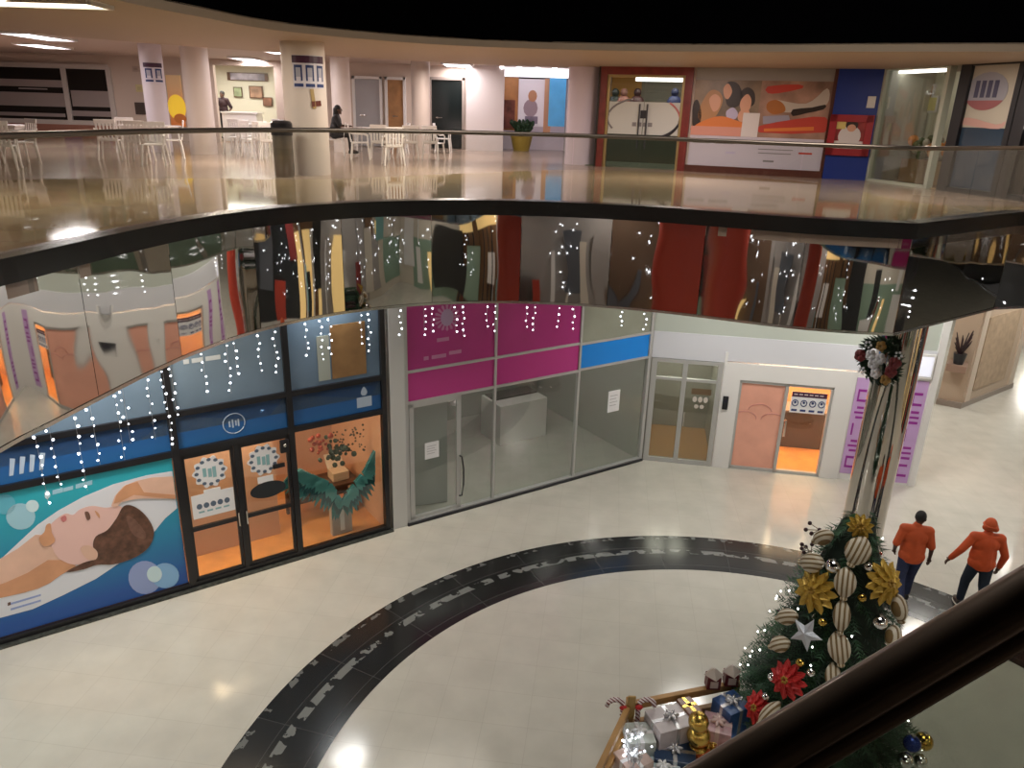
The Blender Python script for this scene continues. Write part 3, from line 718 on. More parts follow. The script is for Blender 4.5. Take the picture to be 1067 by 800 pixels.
room('portal_interior', FR_, 1.75, 5.4, 3.0, 2.9, mat('pink orange wall', (.80, .45, .22), .6), orange_floor, None, 190, (1, .72, .45), 'white portal shop')
room('aluminium_interior', FR_, .05, 1.60, 2.2, 2.9, mat('dim wall', (.36, .35, .31), .6), mat('dim orange floor', (.45, .24, .10), .4), None, 45, (1, .92, .8), 'aluminium door shop')
cp = empty('counter', FR_.P(3.5, 0, -1.6), 'dark grey counter inside the orange lit doorway', 'counter', rz=FR_.ang())
MB().fb(FR_, 2.9, 4.6, .012, .95, -2.0, -1.5, .01).build('counter_body', mat('dark counter', (.07, .055, .05), .35), cp); MB().fb(FR_, 2.85, 4.65, .951, 1.0, -2.05, -1.42).build('counter_top', mat('grey counter top', (.22, .18, .16), .3), cp)
def icon_board(fr, u0, u1, z0, z1, d, label, n=4, group=None, bar=(.03, .03, .06)):
    w, h = u1 - u0, z1 - z0
    s = empty('icon_notice', fr.P((u0 + u1) / 2, z0, d), label, 'sign', group, rz=fr.ang())
    MB().fb(fr, u0, u1, z0, z1 - h * .0, d, d + .004).build('board', whp, s)
    MB().fb(fr, u0 - .0, u1, z1 - h * .24, z1, d + .0042, d + .007).build('title_bar', mat('dark title bar', bar, .5), s)
    ib = mat('navy ink', (.02, .04, .16), .5)
    for k in range(n):
        c = u0 + w * (k + .5) / n
        r = w / n * .40
        b = MB(); b.tube([fr.P(c + r * .85 * math.cos(t * PI / 7), z0 + h * .47 + r * .95 * math.sin(t * PI / 7), d + .007) for t in range(14)], r * .16, 6, True); b.build('icon_ring', ib, s)
        art_uv('icon_head', s, fr, ell(c, z0 + h * .50, r * .34, r * .42, 10), d + .0045, ib)
        MB().fb(fr, c - r * .8, c + r * .8, z0 + h * .07, z0 + h * .17, d + .0042, d + .006).build('caption', ib, s)
    for k in range(n + 2): MB().fb(fr, u0 + w * (.06 + .88 * k / (n + 2)), u0 + w * (.06 + .88 * (k + .7) / (n + 2)), z1 - h * .15, z1 - h * .09, d + .0072, d + .0085).build('title_letter', mat('pale lettering', (.6, .5, .5), .5), s)
    return s
icon_board(FR_, 3.12, 3.86, 1.49, 1.98, .004, 'white icon notice with dark title bar on the orange lit doorway', bar=(.05, .01, .04))
bx = empty('intercom', FR_.P(1.63, 1.6, .06), 'small black intercom box on the white portal edge', 'intercom', rz=FR_.ang())
MB().fb(FR_, 1.66, 1.78, 1.45, 1.76, .062, .11, .01).build('housing', black, bx); MB().fb(FR_, 1.69, 1.75, 1.62, 1.70, .11, .114).build('screen', mat('dark screen', (.03, .03, .05), .1), bx)
st = empty('door_sticker', FR_.P(1.15, 1.6, .01), 'brown and white sticker on the grey aluminium door', 'sticker', rz=FR_.ang())
MB().fb(FR_, .97, 1.40, 1.72, 1.86, .006, .009).build('title_bar', mat('brown print', (.14, .09, .05), .5), st)
for k in range(3): art_uv('icon', st, FR_, ell(1.06 + .12 * k, 1.60, .05, .07, 10), .006, mat('pale brown print', (.6, .55, .5), .5))
for k in range(2): art_uv('icon', st, FR_, ell(1.11 + .12 * k, 1.43, .05, .05, 10), .006, mat('pale brown print', (.6, .55, .5), .5))
lilac = mat('lilac banner', (.56, .36, .66), .4, noise=.08, nscale=2); mgl = mat('purple lettering', (.30, .02, .30), .45)
def banner(u0, u1, z0, z1, d, label):
    s = empty('lilac_banner', FR_.P((u0 + u1) / 2, z0, d), label, 'banner', 'lilac vertical banners', rz=FR_.ang())
    MB().fb(FR_, u0, u1, z0, z1, d, d + .005).build('sheet', lilac, s)
    w = u1 - u0; random.seed(11); z = z0 + .12
    L_ = [(0, 'E'), (1, 'T'), (2, 'I'), (3, 'L'), (4, 'E')]
    hgt = (z1 - z0 - .3) / 5
    for k in range(5):
        zz = z0 + .15 + hgt * k
        b = MB()
        b.fb(FR_, u0 + w * .22, u0 + w * .34, zz, zz + hgt * .72, d + .0052, d + .008) if k % 2 == 0 else b.fb(FR_, u0 + w * .2, u0 + w * .85, zz + hgt * .3, zz + hgt * .42, d + .0052, d + .008)
        if k != 2:
            b.fb(FR_, u0 + w * .34, u0 + w * .84, zz, zz + hgt * .14, d + .0052, d + .008)
            b.fb(FR_, u0 + w * .34, u0 + w * .80, zz + hgt * .58, zz + hgt * .72, d + .0052, d + .008)
        b.build('letter', mgl, s)
    return s
banner(4.40, 4.70, .15, 2.42, .022, 'lilac banner with purple letters between white portal and chrome column')
banner(5.48, 5.84, .05, 2.45, .022, 'lilac banner with purple letters beyond the chrome column')
wpst = MB().fb(FR_, 5.86, 6.0, 0, LC, -.5, .06).build('pillar', white); struct(wpst, 'slim white post at the corner of the lilac banner wall', 'pillar')
lbx = empty('lightbox', FR_.P(5.66, 2.6, .03), 'small white lightbox above the far lilac banner', 'lightbox', rz=FR_.ang())
MB().fb(FR_, 5.48, 5.84, 2.52, 3.06, .022, .10, .01).build('case', white, lbx); MB().fb(FR_, 5.52, 5.80, 2.58, 3.0, .10, .106).build('front', mat('lightbox front', (.8, .82, .95), .3, emit=.5), lbx)

# chrome column in front of the portal wall
cb = at(893, 575)
colr = MB()
colr.lathe((cb.x, cb.y, 0), [(.42, 0), (.42, .12), (.385, .15), (.36, .16), (.36, LC), (.36, LC)], 48)
cc = colr.build('column', chrome, None, True); struct(cc, 'polished chrome column rising behind the christmas tree', 'column')
# ================================================================== beige kiosk at far right
kf = Frame(at(976, 420)[:2], at(1001, 425)[:2]); kf2 = Frame(at(1001, 425)[:2], at(1053, 404)[:2])
km = mat('beige laminate', (.50, .39, .29), .45); km2 = mat('cream laminate', (.62, .52, .42), .4)
kq = [kf.P(0, 0), kf.P(kf.len, 0), kf2.P(kf2.len, 0), kf2.P(kf2.len, 0, -1.6), kf.P(0, 0, -2.2)]
ko = empty('kiosk', kq[1], 'beige angular kiosk standing on the cream floor beyond the lilac banners', 'kiosk')
ctrq = sum(kq, V()) / 5
MB().prism([q + (q - ctrq).normalized() * .08 for q in kq], (0, 0, .16)).build('plinth', mat('kiosk plinth', (.30, .25, .21), .4), ko)
MB().prism([q + V((0, 0, .16)) for q in kq], (0, 0, 2.7)).build('kiosk_body', km, ko)
MB().prism([q + (q - ctrq).normalized() * .05 + V((0, 0, 2.86)) for q in kq], (0, 0, .5)).build('kiosk_top', km2, ko)
MB().fb(kf2, .45, kf2.len - .75, .45, 2.6, .0, .03).build('side_panel', mat('tan panel', (.42, .31, .21), .5, noise=.15, nscale=5), ko)
for u in (.06, kf2.len - .35): MB().fb(kf2, u, u + .3, .17, 2.85, .0, .04).build('corner_panel', km2, ko)
MB().fb(kf, .05, kf.len - .08, 1.15, 1.35, .0, .55).build('shelf', mat('brown shelf', (.30, .2, .15), .4), ko)
pn = empty('dark_plant', kf.P(.3, 1.352, .34), 'dark potted plant with red tips on the kiosk shelf', 'plant')
b = MB()
for k in range(26): 
    a = random.uniform(0, 2 * PI); p = kf.P(.3, 1.6, .34); b.cap(p, p + V((math.cos(a) * .2, math.sin(a) * .2, random.uniform(.2, .7))), .03, .012, 6)
b.build('leaves', mat('dark maroon leaf', (.03, .012, .014), .5), pn, True); MB().lathe(kf.P(.3, 1.352, .34), [(.12, 0), (.17, .3), (.15, .3)]).build('pot', black, pn, True)

# ================================================================== what the mirror sees on the near side
redp = mat('red pillar', (.42, .05, .03), .35)
for x, y in ((1.9, -1.7), (-4.2, -1.3), (11.9, 14.6)):
    o = MB().lathe((x, y, 0), [(.62, 0), (.62, .15), (.56, .18), (.56, LC - .2), (.62, LC - .15), (.62, LC)], 32).build('pillar', redp, None, True); struct(o, 'red round pillar under the near upper floor', 'pillar')
def plain_wall(name, A, B, segs, lab, z1=LC):
    fr = Frame(A, B); r = empty(name, (0, 0, 0)); struct(r, lab, 'wall')
    for u0, u1, z0, zt, m, d in segs: MB().fb(fr, u0, u1, z0, zt, -.1 + d, d).build('wall_panel', m, r)
    return fr
gw = mat('grey wall', (.34, .32, .31), .5); ww = mat('warm white wall', (.62, .57, .49), .5); brw = mat('brown slat', (.16, .085, .04), .45)
gold = mat('gold lit wall', (.75, .50, .20), .4, emit=.55, ecol=(1, .72, .3)); grn = mat('green glass wall', (.25, .36, .28), .2); dkw = mat('dark shop wall', (.02, .022, .025), .3)
plain_wall('wall_near', (20, -3.8), (-14, -3.8), [(0, 8, 0, LC, ww, 0), (8, 13, 0, 2.6, grn, .02), (8, 13, 2.6, LC, ww, 0), (8.6, 9.2, .3, 2.2, white, .05), (10.5, 11, 0, 3, dkw, .05), (13, 17, 0, 3.4, brw, .03), (13, 17, 3.4, LC, gold, .0), (17, 23, 0, LC, gw, 0), (18, 19.2, .0, 1.9, dkw, .2), (19.3, 19.6, .5, 1.6, redp, .2), (23, 34, 0, LC, mat('brown shop', (.14, .09, .06), .5), 0), (26, 26.2, 0, 3, gold, .05), (29, 30, 0, 2.4, gold, .05)] + [(13.1 + .55 * k, 13.2 + .55 * k, 0, 3.4, dkw, .06) for k in range(7)], 'lower wall of shops under the near upper floor')
plain_wall('wall_left', (-11.5, -3.8), (-11.5, 6.2), [(0, 2.5, 0, LC, gw, 0), (2.5, 6.0, 0, 3.2, gold, .02), (2.5, 6.0, 3.2, LC, brw, 0), (3.2, 3.4, 0, 3.2, brw, .08), (4.4, 4.55, 0, 3.2, brw, .08), (6, 9, 0, LC, dkw, 0), (9, 13.2, 0, LC, grn, 0)], 'lower side wall of shops by the spa')
plain_wall('wall_right', (13.8, 12.4), (13.8, -3.8), [(0, 3.4, 0, LC, dkw, 0), (1.2, 2.0, 0, 1.6, redp, .1), (3.4, 6.4, 0, 3.2, gold, .02), (3.4, 6.4, 3.2, LC, brw, 0), (4.1, 4.4, 0, 3.2, brw, .08), (5.2, 5.5, 0, 3.2, ww, .08), (6.4, 12, 0, LC, gw, 0), (8, 10, .6, 2.4, white, .05), (12, 21.5, 0, LC, ww, 0), (14, 17, .4, 2.4, grn, .04)], 'lower wall of shops beside the kiosk corridor')
plain_wall('wall_far', (8, 42), (45, 30), [(0, 39, 0, LC, ww, 0)], 'pale far wall of the lower corridor')

random.seed(31)
pal = [dkw, dkw, gw, white, brw, gold, grn, ww, mat('slate shop panel', (.10, .11, .13), .3), mat('wine shop panel', (.20, .03, .03), .4), mat('aqua shop panel', (.20, .42, .42), .4)]
for nm_, A_, B_, L_n in (('wall_near_fronts', (20, -3.8), (-11, -3.8), 44), ('wall_right_fronts', (13.8, 12.4), (13.8, -3.8), 26), ('wall_left_fronts', (-11.5, -3.8), (-11.5, 5.8), 16)):
    fr_ = Frame(A_, B_); r_ = empty(nm_, (0, 0, 0)); struct(r_, 'lit and dark shop front panels along the lower level, seen in the mirror band', 'wall')
    for k in range(L_n):
        u_ = random.uniform(0, fr_.len - .8); w_ = random.choice((.08, .12, .2, .5, .9, 1.3)); z0_ = random.choice((0, 0, .4, 1.2, 2.4)); z1_ = min(LC - .1, z0_ + random.uniform(.8, 3.2))
        MB().fb(fr_, u_, u_ + w_, z0_, z1_, .07 + .004 * k, .10 + .004 * k).build('shop_panel', random.choice(pal), r_)
    b = MB()
    for k in range(150):
        c_ = int(random.random() * 9) * fr_.len / 9 + random.gauss(0, .35); b.sph(fr_.P(max(0, min(fr_.len, c_)), random.uniform(1.2, 4.4), .5), .022, seg=6)
    b.build('fairy_bulbs', bulb, r_)['kind'] = 'stuff'
# ================================================================== icicle lights under the mirror band
random.seed(21)
wire = mat('pale wire', (.5, .5, .52), .5)
strands = [(14, 70), (34, 60), (58, 75), (82, 58), (112, 66), (146, 62), (168, 78), (176, 52), (206, 42), (236, 50), (244, 36), (272, 40), (284, 46), (318, 36), (332, 44), (348, 40), (374, 34), (386, 42), (418, 30), (440, 32), (452, 28), (474, 30), (484, 34), (505, 26), (516, 30), (546, 26), (556, 28), (584, 24), (600, 26), (650, 18), (672, 20), (120, 54)]
def place_name(x):
    return 'the spa poster' if x < 170 else 'the spa doors' if x < 300 else 'the wings window' if x < 402 else 'the magenta panels' if x < 605 else 'the blue band'
for i, (x, L) in enumerate(sorted(strands)):
    # nearest fascia point in that column
    d = ray(x, 330); best = min(arc, key=lambda p: abs(math.atan2(p.x, p.y) - math.atan2(d.x, d.y)))
    P = best + (best - CEN).normalized() * .03; P = V((P.x, P.y, ZL - .012))
    ln = L / 790 * P.xy.length * 1.12
    o = empty('icicle_light_strand', P, '%s white icicle light strand from the poster end, above %s' % (['first', 'second', 'third', 'fourth', 'fifth', 'sixth', 'seventh', 'eighth', 'ninth', 'tenth', 'eleventh', 'twelfth', 'thirteenth', 'fourteenth', 'fifteenth', 'sixteenth', 'seventeenth', 'eighteenth', 'nineteenth', 'twentieth', 'twenty-first', 'twenty-second', 'twenty-third', 'twenty-fourth', 'twenty-fifth', 'twenty-sixth', 'twenty-seventh', 'twenty-eighth', 'twenty-ninth', 'thirtieth', 'thirty-first', 'thirty-second'][i] , place_name(x)), 'string lights', 'icicle light strands')
    MB().cyl(P, P - V((0, 0, ln)), .002, seg=5).build('wire', wire, o)
    b = MB(); nb = max(4, int(ln / .095))
    for k in range(nb): b.sph(P + V((random.uniform(-.03, .03), random.uniform(-.03, .03), -ln * (k + .6) / nb)), random.choice((.008, .011, .014)), seg=6)
    b.build('bulbs', bulb, o)['kind'] = 'stuff'

# ================================================================== UPPER GALLERY
def upx(x, y): return at(x, y, ZU)
pillm = mat('pinkish white pillar', (.68, .60, .56), .5)
pA = upx(323, 183); pA = pA + V((pA.x, pA.y, 0)).normalized() * .425
pB = upx(605, 172); pB = pB + V((pB.x, pB.y, 0)).normalized() * .45
def pillar(P, r, ztop, lab, m=pillm):
    o = MB().lathe((P.x, P.y, ZU), [(r, 0), (r, ztop - ZU)], 40).build('pillar', m, None, True); struct(o, lab, 'pillar'); return o
pillar(pA, .425, ZU + 2.51, 'round white pillar with the icon notice beside the bin')
pillar(pB, .46, ZU + 2.76, 'round lilac white pillar beside the red framed shop', mat('lilac white pillar', (.70, .62, .74), .5))
for (x, y, w, lab, m) in ((169, 158, 20, 'slim white pillar with the dark notices by the yellow poster', mat('lilac pillar', (.70, .64, .70), .5)), (213, 160, 25, 'plain pinkish pillar beside the yellow poster', pillm),
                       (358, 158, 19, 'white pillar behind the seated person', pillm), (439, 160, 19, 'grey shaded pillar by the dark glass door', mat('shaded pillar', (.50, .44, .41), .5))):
    P = upx(x, y); r = w / 790 * P.xy.length * .47
    pillar(P, r, ZU + 2.76, lab, m)
BK = Frame((-30, 28.3), (2.85, 28.3), ZU)
UB = mat('pink beige wall', (.60, .50, .43), .55)
bwall = empty('wall_back', (0, 0, 0)); struct(bwall, 'pinkish beige back wall of the upper gallery', 'wall')
def bu(x, y, d=0): return BK.uv(x, y, d)
def brect(x0, y0, x1, y1, d=0):
    a = bu(x0, y0, d); c = bu(x1, y1, d); return min(a[0], c[0]), max(a[0], c[0]), min(a[1], c[1]), max(a[1], c[1])
sx0, sx1, sz0, sz1 = brect(222, 72, 290, 140)
MB().fb(BK, 0, sx0, 0, 2.77, -.2, 0).build('panel', UB, bwall)
bx0, bx1, bz0, bz1 = brect(515, 66, 592, 160)
MB().fb(BK, sx1, bx0, 0, 2.77, -.2, 0).build('panel', UB, bwall)
MB().fb(BK, sx0, sx1, 2.55, 2.77, -.2, 0).build('panel', UB, bwall)
MB().fb(BK, bx1, 32.85, 0, 2.77, -.2, 0).build('panel', UB, bwall)
room2 = empty('wall_shop', (0, 0, 0)); struct(room2, 'inside walls of the lit shop behind the chairs', 'wall')
swm = mat('cream shop wall', (.62, .60, .50), .5)
MB().fb(BK, sx0 - 3.1, sx1 + .1, 0, 2.7, -4.1, -4).build('panel', swm, room2)
for u in (sx0 - 3.05, sx1): MB().fb(BK, u - .05, u + .05, 0, 2.7, -4, -.2).build('panel', swm, room2)
MB().fb(BK, sx0 - 3, sx1, 0, .02, -4, -.2).build('panel', floor_up, room2)
# pictures inside that shop
for i, (x, y, w, h, c, lab) in enumerate(((248, 96, 8, 9, (.25, .30, .18), 'small green picture inside the lit shop'), (267, 96, 13, 11, (.30, .18, .12), 'brown framed picture inside the lit shop'), (279, 106, 9, 8, (.22, .10, .06), 'dark red picture inside the lit shop'), (258, 80, 38, 7, (.30, .28, .34), 'wide dark sign band inside the lit shop'))):
    u, z = bu(x, y, -3.95); k = BK.P(u, z).xy.length / 790 * 1.1
    p = empty('picture', BK.P(u, z, -3.95), lab, 'picture', rz=0)
    MB().fb(BK, u - w * k / 2, u + w * k / 2, z - h * k / 2, z + h * k / 2, -3.96, -3.92).build('picture_frame', wd, p)
    MB().fb(BK, u - w * k * .42, u + w * k * .42, z - h * k * .42, z + h * k * .42, -3.918, -3.91).build('print', mat('print %d' % i, c, .5, noise=.5, nscale=3), p)
u, z = bu(232, 125, -.6)
sc_ = empty('shop_counter', BK.P(u, 0, -.9), 'white counter under the dark figure in the lit shop', 'counter')
MB().fb(BK, u - .05, u + 1.2, .022, .98, -1.4, -.7, .01).build('counter_body', white, sc_); MB().fb(BK, u - .08, u + 1.25, .981, 1.03, -1.45, -.65).build('counter_top', white, sc_)
# dark glass shopfront at far left
gx0, gx1, gz0, gz1 = brect(-60, 65, 121, 128)
df = empty('dark_shopfront', BK.P((gx0 + gx1) / 2, 0), 'dark glass shopfront with frosted bands and brick red plinth on the upper level', 'shopfront')
b = MB(); mu = bu(70, 95)[0]
for u in (gx0, mu, gx1): b.fb(BK, u - .08, u + .08, gz0, gz1, .01, .10)
b.fb(BK, gx0, gx1, gz0 - .1, gz0 + .05, .01, .14); b.fb(BK, gx0, gx1, gz1 - .08, gz1 + .08, .01, .12); b.build('frame', mat('pale frame', (.55, .50, .47), .5), df)
MB().fb(BK, gx0, gx1, gz0, gz1, .005, .03).build('glass_pane', mat('dark pane', (.022, .018, .016), .12), df)
fro = mat('frosted film', (.32, .27, .26), .4)
for (x0, y0, x1, y1) in ((-60, 80, 69, 91.3), (20, 91.3, 50, 93.5), (-60, 93.5, 69, 111.5), (-60, 114.5, 69, 122), (74, 94, 120, 112), (74, 115, 120, 122)):
    r = brect(x0, y0, x1, y1); MB().fb(BK, r[0], r[1], r[2], r[3], .032, .04).build('frosted_band', fro, df)
MB().fb(BK, gx0, gx1, 0, gz0 - .1, .005, .16).build('plinth', mat('brick red plinth', (.30, .13, .09), .5), df)
# yellow poster
r = brect(173, 78, 194, 132)
yp = empty('yellow_poster', BK.P((r[0] + r[1]) / 2, r[2], .02), 'bright yellow and orange lit poster between two white pillars', 'poster')
MB().fb(BK, r[0], r[1], r[2], r[3], .01, .06).build('poster_sheet', grad_mat('yellow print', (.85, .26, .05), (.92, .68, .35), ZU + r[2], ZU + r[3]), yp)
art_uv('sun_shape', yp, BK, ell((r[0] * .45 + r[1] * .55), r[2] + (r[3] - r[2]) * .38, .32, .42), .062, mat('strong yellow', (.95, .62, .04), .5, emit=.35))
art_uv('plant_shape', yp, BK, ell((r[0] * .3 + r[1] * .7), r[2] + (r[3] - r[2]) * .16, .22, .16), .066, mat('burnt orange', (.7, .22, .04), .5))
for (x, y, w, h, c, lab) in ((142, 72, 8, 6, (.5, .40, .34), 'small pale board high on the wall beside the dark shopfront'), (146, 92, 9, 8, (.62, .55, .28), 'small yellowish board on the beige wall'), (147, 113, 13, 13, (.06, .035, .025), 'dark square screen on the beige wall behind the chairs')):
    q = brect(x - w / 2, y - h / 2, x + w / 2, y + h / 2)
    p = empty('wall_board', BK.P((q[0] + q[1]) / 2, q[2], .01), lab, 'board')
    MB().fb(BK, q[0], q[1], q[2], q[3], .005, .05, .01).build('board_body', mat('board ' + lab[:12], c, .4), p)
    MB().fb(BK, q[0] + .06, q[1] - .06, q[2] + .06, q[3] - .06, .051, .056).build('board_face', mat('board face ' + lab[:12], tuple(v * .8 for v in c), .4), p)
# doors
def bdoor(x0, y0, x1, lab, leafm, framem, handle=True, y1=150):
    q = brect(x0, y0, x1, y1); z1 = q[3]
    dd = empty('door', BK.P((q[0] + q[1]) / 2, 0), lab, 'door')
    b = MB(); w = .09
    b.fb(BK, q[0], q[0] + w, 0, z1, .005, .12); b.fb(BK, q[1] - w, q[1], 0, z1, .005, .12); b.fb(BK, q[0], q[1], z1 - w, z1, .005, .12); b.build('door_frame', framem, dd)
    MB().fb(BK, q[0] + w, q[1] - w, .02, z1 - w, .01, .06).build('door_leaf', leafm, dd)
    if handle: MB().cyl(BK.P(q[0] + .3, 1.05, .06), BK.P(q[0] + .3, 1.05, .14), .03).cyl(BK.P(q[0] + .25, 1.05, .14), BK.P(q[0] + .45, 1.05, .14), .02).build('handle', steel, dd)
area('lamp_lit_shop', BK.P(sx0 - .3, 2.6, -2.2), 2.5, 1.2, 90, (1, .97, .88))
bdoor(367, 79, 400, 'pale grey door beside the wooden lit door', mat('pale grey door', (.40, .40, .42), .4), white)
bdoor(401, 80, 424, 'brown wooden door lit orange on the back wall', mat('lit wooden door', (.42, .22, .09), .4, noise=.3, nscale=2), white)
bdoor(447, 80, 484, 'dark glass door between two pillars on the back wall', mat('dark door glass', (.012, .016, .016), .1), mat('taupe frame', (.30, .25, .22), .5))
# white wall projection
q = brect(487, 66, 524, 160); o = MB().fb(BK, q[0], q[1], 0, 2.76, -.1, .5).build('pillar', mat('bright white pillar', (.74, .68, .68), .5)); struct(o, 'wide square white pillar beside the bright kiosk shop', 'pillar')
# bright kiosk shop
bs = empty('bright_shop', BK.P((bx0 + bx1) / 2, 0), 'brightly lit small shop with white header and colourful posters', 'shopfront')
hz = bu(540, 80)[1]
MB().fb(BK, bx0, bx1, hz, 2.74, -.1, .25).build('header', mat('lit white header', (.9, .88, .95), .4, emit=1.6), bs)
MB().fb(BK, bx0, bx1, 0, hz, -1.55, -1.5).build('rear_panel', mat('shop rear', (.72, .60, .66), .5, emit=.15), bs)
for u in (bx0 + .05, bx1 - .05): MB().fb(BK, u - .05, u + .05, 0, hz, -1.5, .2).build('side_panel', white, bs)
def bp(name, x0, y0, x1, y1, d, m):
    q = brect(x0, y0, x1, y1, d); return MB().fb(BK, q[0], q[1], max(.02, q[2]), q[3], d, d + .03).build(name, m, bs)
bp('orange_poster', 523, 80, 539, 136, -1.0, mat('orange poster', (.80, .36, .14), .5, noise=.35, nscale=1.2))
bp('dark_figure_print', 525, 104, 536, 134, -.9, mat('dark red print', (.30, .10, .07), .5, noise=.6, nscale=3))
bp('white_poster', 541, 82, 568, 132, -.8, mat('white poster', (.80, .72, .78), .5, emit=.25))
q = bu(555, 100, -.7); art_uv('figure_head', bs, BK, ell(q[0], q[1], .16, .2, 12), -.76, mat('figure skin', (.75, .38, .22), .5))
q = bu(553, 108, -.7); art_uv('figure_body', bs, BK, ell(q[0], q[1] - .15, .26, .30, 12), -.764, mat('figure dress', (.55, .42, .50), .5))
bp('figure_foot', 547, 121, 560, 129, -.76, mat('figure lower', (.30, .25, .36), .5, noise=.4, nscale=3))
bp('orange_strip', 568, 82, 573, 140, -.6, mat('orange strip', (.80, .42, .25), .5))
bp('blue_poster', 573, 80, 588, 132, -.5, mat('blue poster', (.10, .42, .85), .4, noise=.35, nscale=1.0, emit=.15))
for i, x in enumerate((523, 541, 560, 578)): 
    u, z = bu(x, 72, .4); MB().cyl(BK.P(u, hz + .15, .26), BK.P(u, hz + .3, .5), .05, .08).build('spot_lamp', panel_w, bs)
pp = upx(543, 157)
pl_ = empty('potted_plant', pp, 'dark green potted plant on the floor in front of the bright kiosk shop', 'plant')
MB().lathe(pp, [(.28, 0), (.4, .5), (.36, .5)]).build('pot', mat('yellow pot', (.45, .33, .06), .4), pl_, True)
b = MB()
for k in range(50):
    a = random.uniform(0, 2 * PI); t = random.uniform(.3, .95); q = pp + V((0, 0, .48)); b.cap(q, q + V((math.cos(a) * .5 * t, math.sin(a) * .5 * t, .2 + .35 * random.random())), .03, .06, 6)
b.build('leaves', mat('deep green leaf', (.02, .06, .025), .5), pl_, True)

# right wall: red framed shop, billboard, blue panel, glass shop, black framed windows
WR = Frame(upx(621, 173)[:2], upx(905, 188)[:2], ZU)
wrw = empty('wall_right_gallery', (0, 0, 0)); struct(wrw, 'pale wall of the upper gallery around the red framed shop', 'wall')
def wu(x, y, d=0): return WR.uv(x, y, d)
def wrect(x0, y0, x1, y1, d=0):
    a = wu(x0, y0, d); c = wu(x1, y1, d); return min(a[0], c[0]), max(a[0], c[0]), min(a[1], c[1]), max(a[1], c[1])
topz = wu(660, 68)[1]
uR1 = wu(719, 120)[0]; uB1 = wu(867, 120)[0]; uBl1 = wu(913, 120)[0]
MB().fb(WR, -.1, uBl1 + .3, topz, 2.77, -.3, .02).build('header_panel', mat('pink white wall', (.66, .58, .54), .5), wrw)
MB().fb(WR, uR1, uB1, 0, topz, -.3, -.05).build('panel', UB, wrw)
red = mat('dark red tiled frame', (.20, .035, .03), .3, noise=.2, nscale=5)
rsn = empty('red_shopfront', WR.P(uR1 / 2, 0), 'dark red framed shopfront with frosted glass doors on the upper level', 'shopfront', rz=WR.ang())
wi0, wi1 = wu(631, 120)[0], wu(711, 120)[0]; wz = wu(670, 78)[1]
MB().fb(WR, 0, wi0, 0, topz, -.4, .08).build('frame_post', red, rsn); MB().fb(WR, wi1, uR1, 0, topz, -.4, .08).build('frame_post', red, rsn); MB().fb(WR, wi0, wi1, wz, topz, -.4, .08).build('frame_lintel', red, rsn)
b = MB(); b.fb(WR, -.05, 0.0, 0, topz + .05, -.4, .1); b.fb(WR, -.05, uR1, topz, topz + .06, -.4, .1); b.build('edge_trim', mat('black edge', (.015, .01, .01), .4), rsn)
b = MB(); b.fb(WR, wi0, wi0 + .07, 0, wz, -.06, .02); b.fb(WR, wi1 - .07, wi1, 0, wz, -.06, .02); b.fb(WR, wi0, wi1, wz - .06, wz, -.06, .02); b.build('gold_frame', mat('gold frame', (.55, .42, .2), .3, .6), rsn)
um = (wi0 + wi1) / 2
fz1 = wu(660, 106)[1]; fz0 = wu(660, 140)[1]
for a, c in ((wi0 + .08, um - .01), (um + .01, wi1 - .08)):
    dn = empty('door', WR.P(a, 0), rz=WR.ang()); adopt(dn, rsn)
    MB().fb(WR, a, c, .03, wz - .07, -.03, -.02).build('pane', clear, dn); MB().fb(WR, a, c, fz0, fz1, -.018, -.012).build('frosted_film', mat('frosted white film', (.62, .64, .62), .5), dn)
    hu = c - .09 if c < um else a + .09
    MB().cyl(WR.P(hu, fz0 - .35, .05), WR.P(hu, fz1 - .05, .05), .022).build('handle', mat('dark handle', (.06, .06, .07), .3), dn)
gry = mat('grey logo', (.25, .24, .25), .5)
b = MB(); b.tube([WR.P(um + .95 * math.cos(t), (fz0 + fz1) / 2 + .50 * math.sin(t), -.006) for t in [1.9 + .12 * k for k in range(16)]], .025, 6); b.build('logo_arc', gry, rsn)
b = MB(); b.tube([WR.P(um + .95 * math.cos(t), (fz0 + fz1) / 2 + .55 * math.sin(t), -.006) for t in [-1.1 + .12 * k for k in range(10)]], [.06 - .004 * k for k in range(10)], 6); b.build('logo_arc', mat('black logo', (.03, .03, .04), .5), rsn)
b = MB(); b.tube([WR.P(um + .95 * math.cos(t), (fz0 + fz1) / 2 + .55 * math.sin(t), -.006) for t in [.1 + .1 * k for k in range(8)]], .025, 6); b.build('logo_arc', mat('pink logo', (.6, .2, .2), .5), rsn)
MB().fb(WR, um - .08, um + .08, (fz0 + fz1) / 2 + .0, (fz0 + fz1) / 2 + .2, -.008, -.004).build('logo_mark', mat('black logo', (.03, .03, .04), .5), rsn)
for k in range(4): MB().fb(WR, um - .28 + .14 * k, um - .17 + .14 * k, (fz0 + fz1) / 2 - .2, (fz0 + fz1) / 2 - .1, -.008, -.004).build('logo_letter', gry, rsn)
rr = empty('wall_red_interior', (0, 0, 0)); struct(rr, 'ochre and grey inside walls of the red framed shop', 'wall')
MB().fb(WR, wi0 - .92, um - .9, 0, 2.7, -4.1, -4).build('panel', mat('ochre wall', (.62, .32, .07), .5), rr); MB().fb(WR, um - .9, wi1 + .3, 0, 2.7, -4.1, -4).build('panel', mat('grey olive wall', (.30, .28, .22), .5), rr)
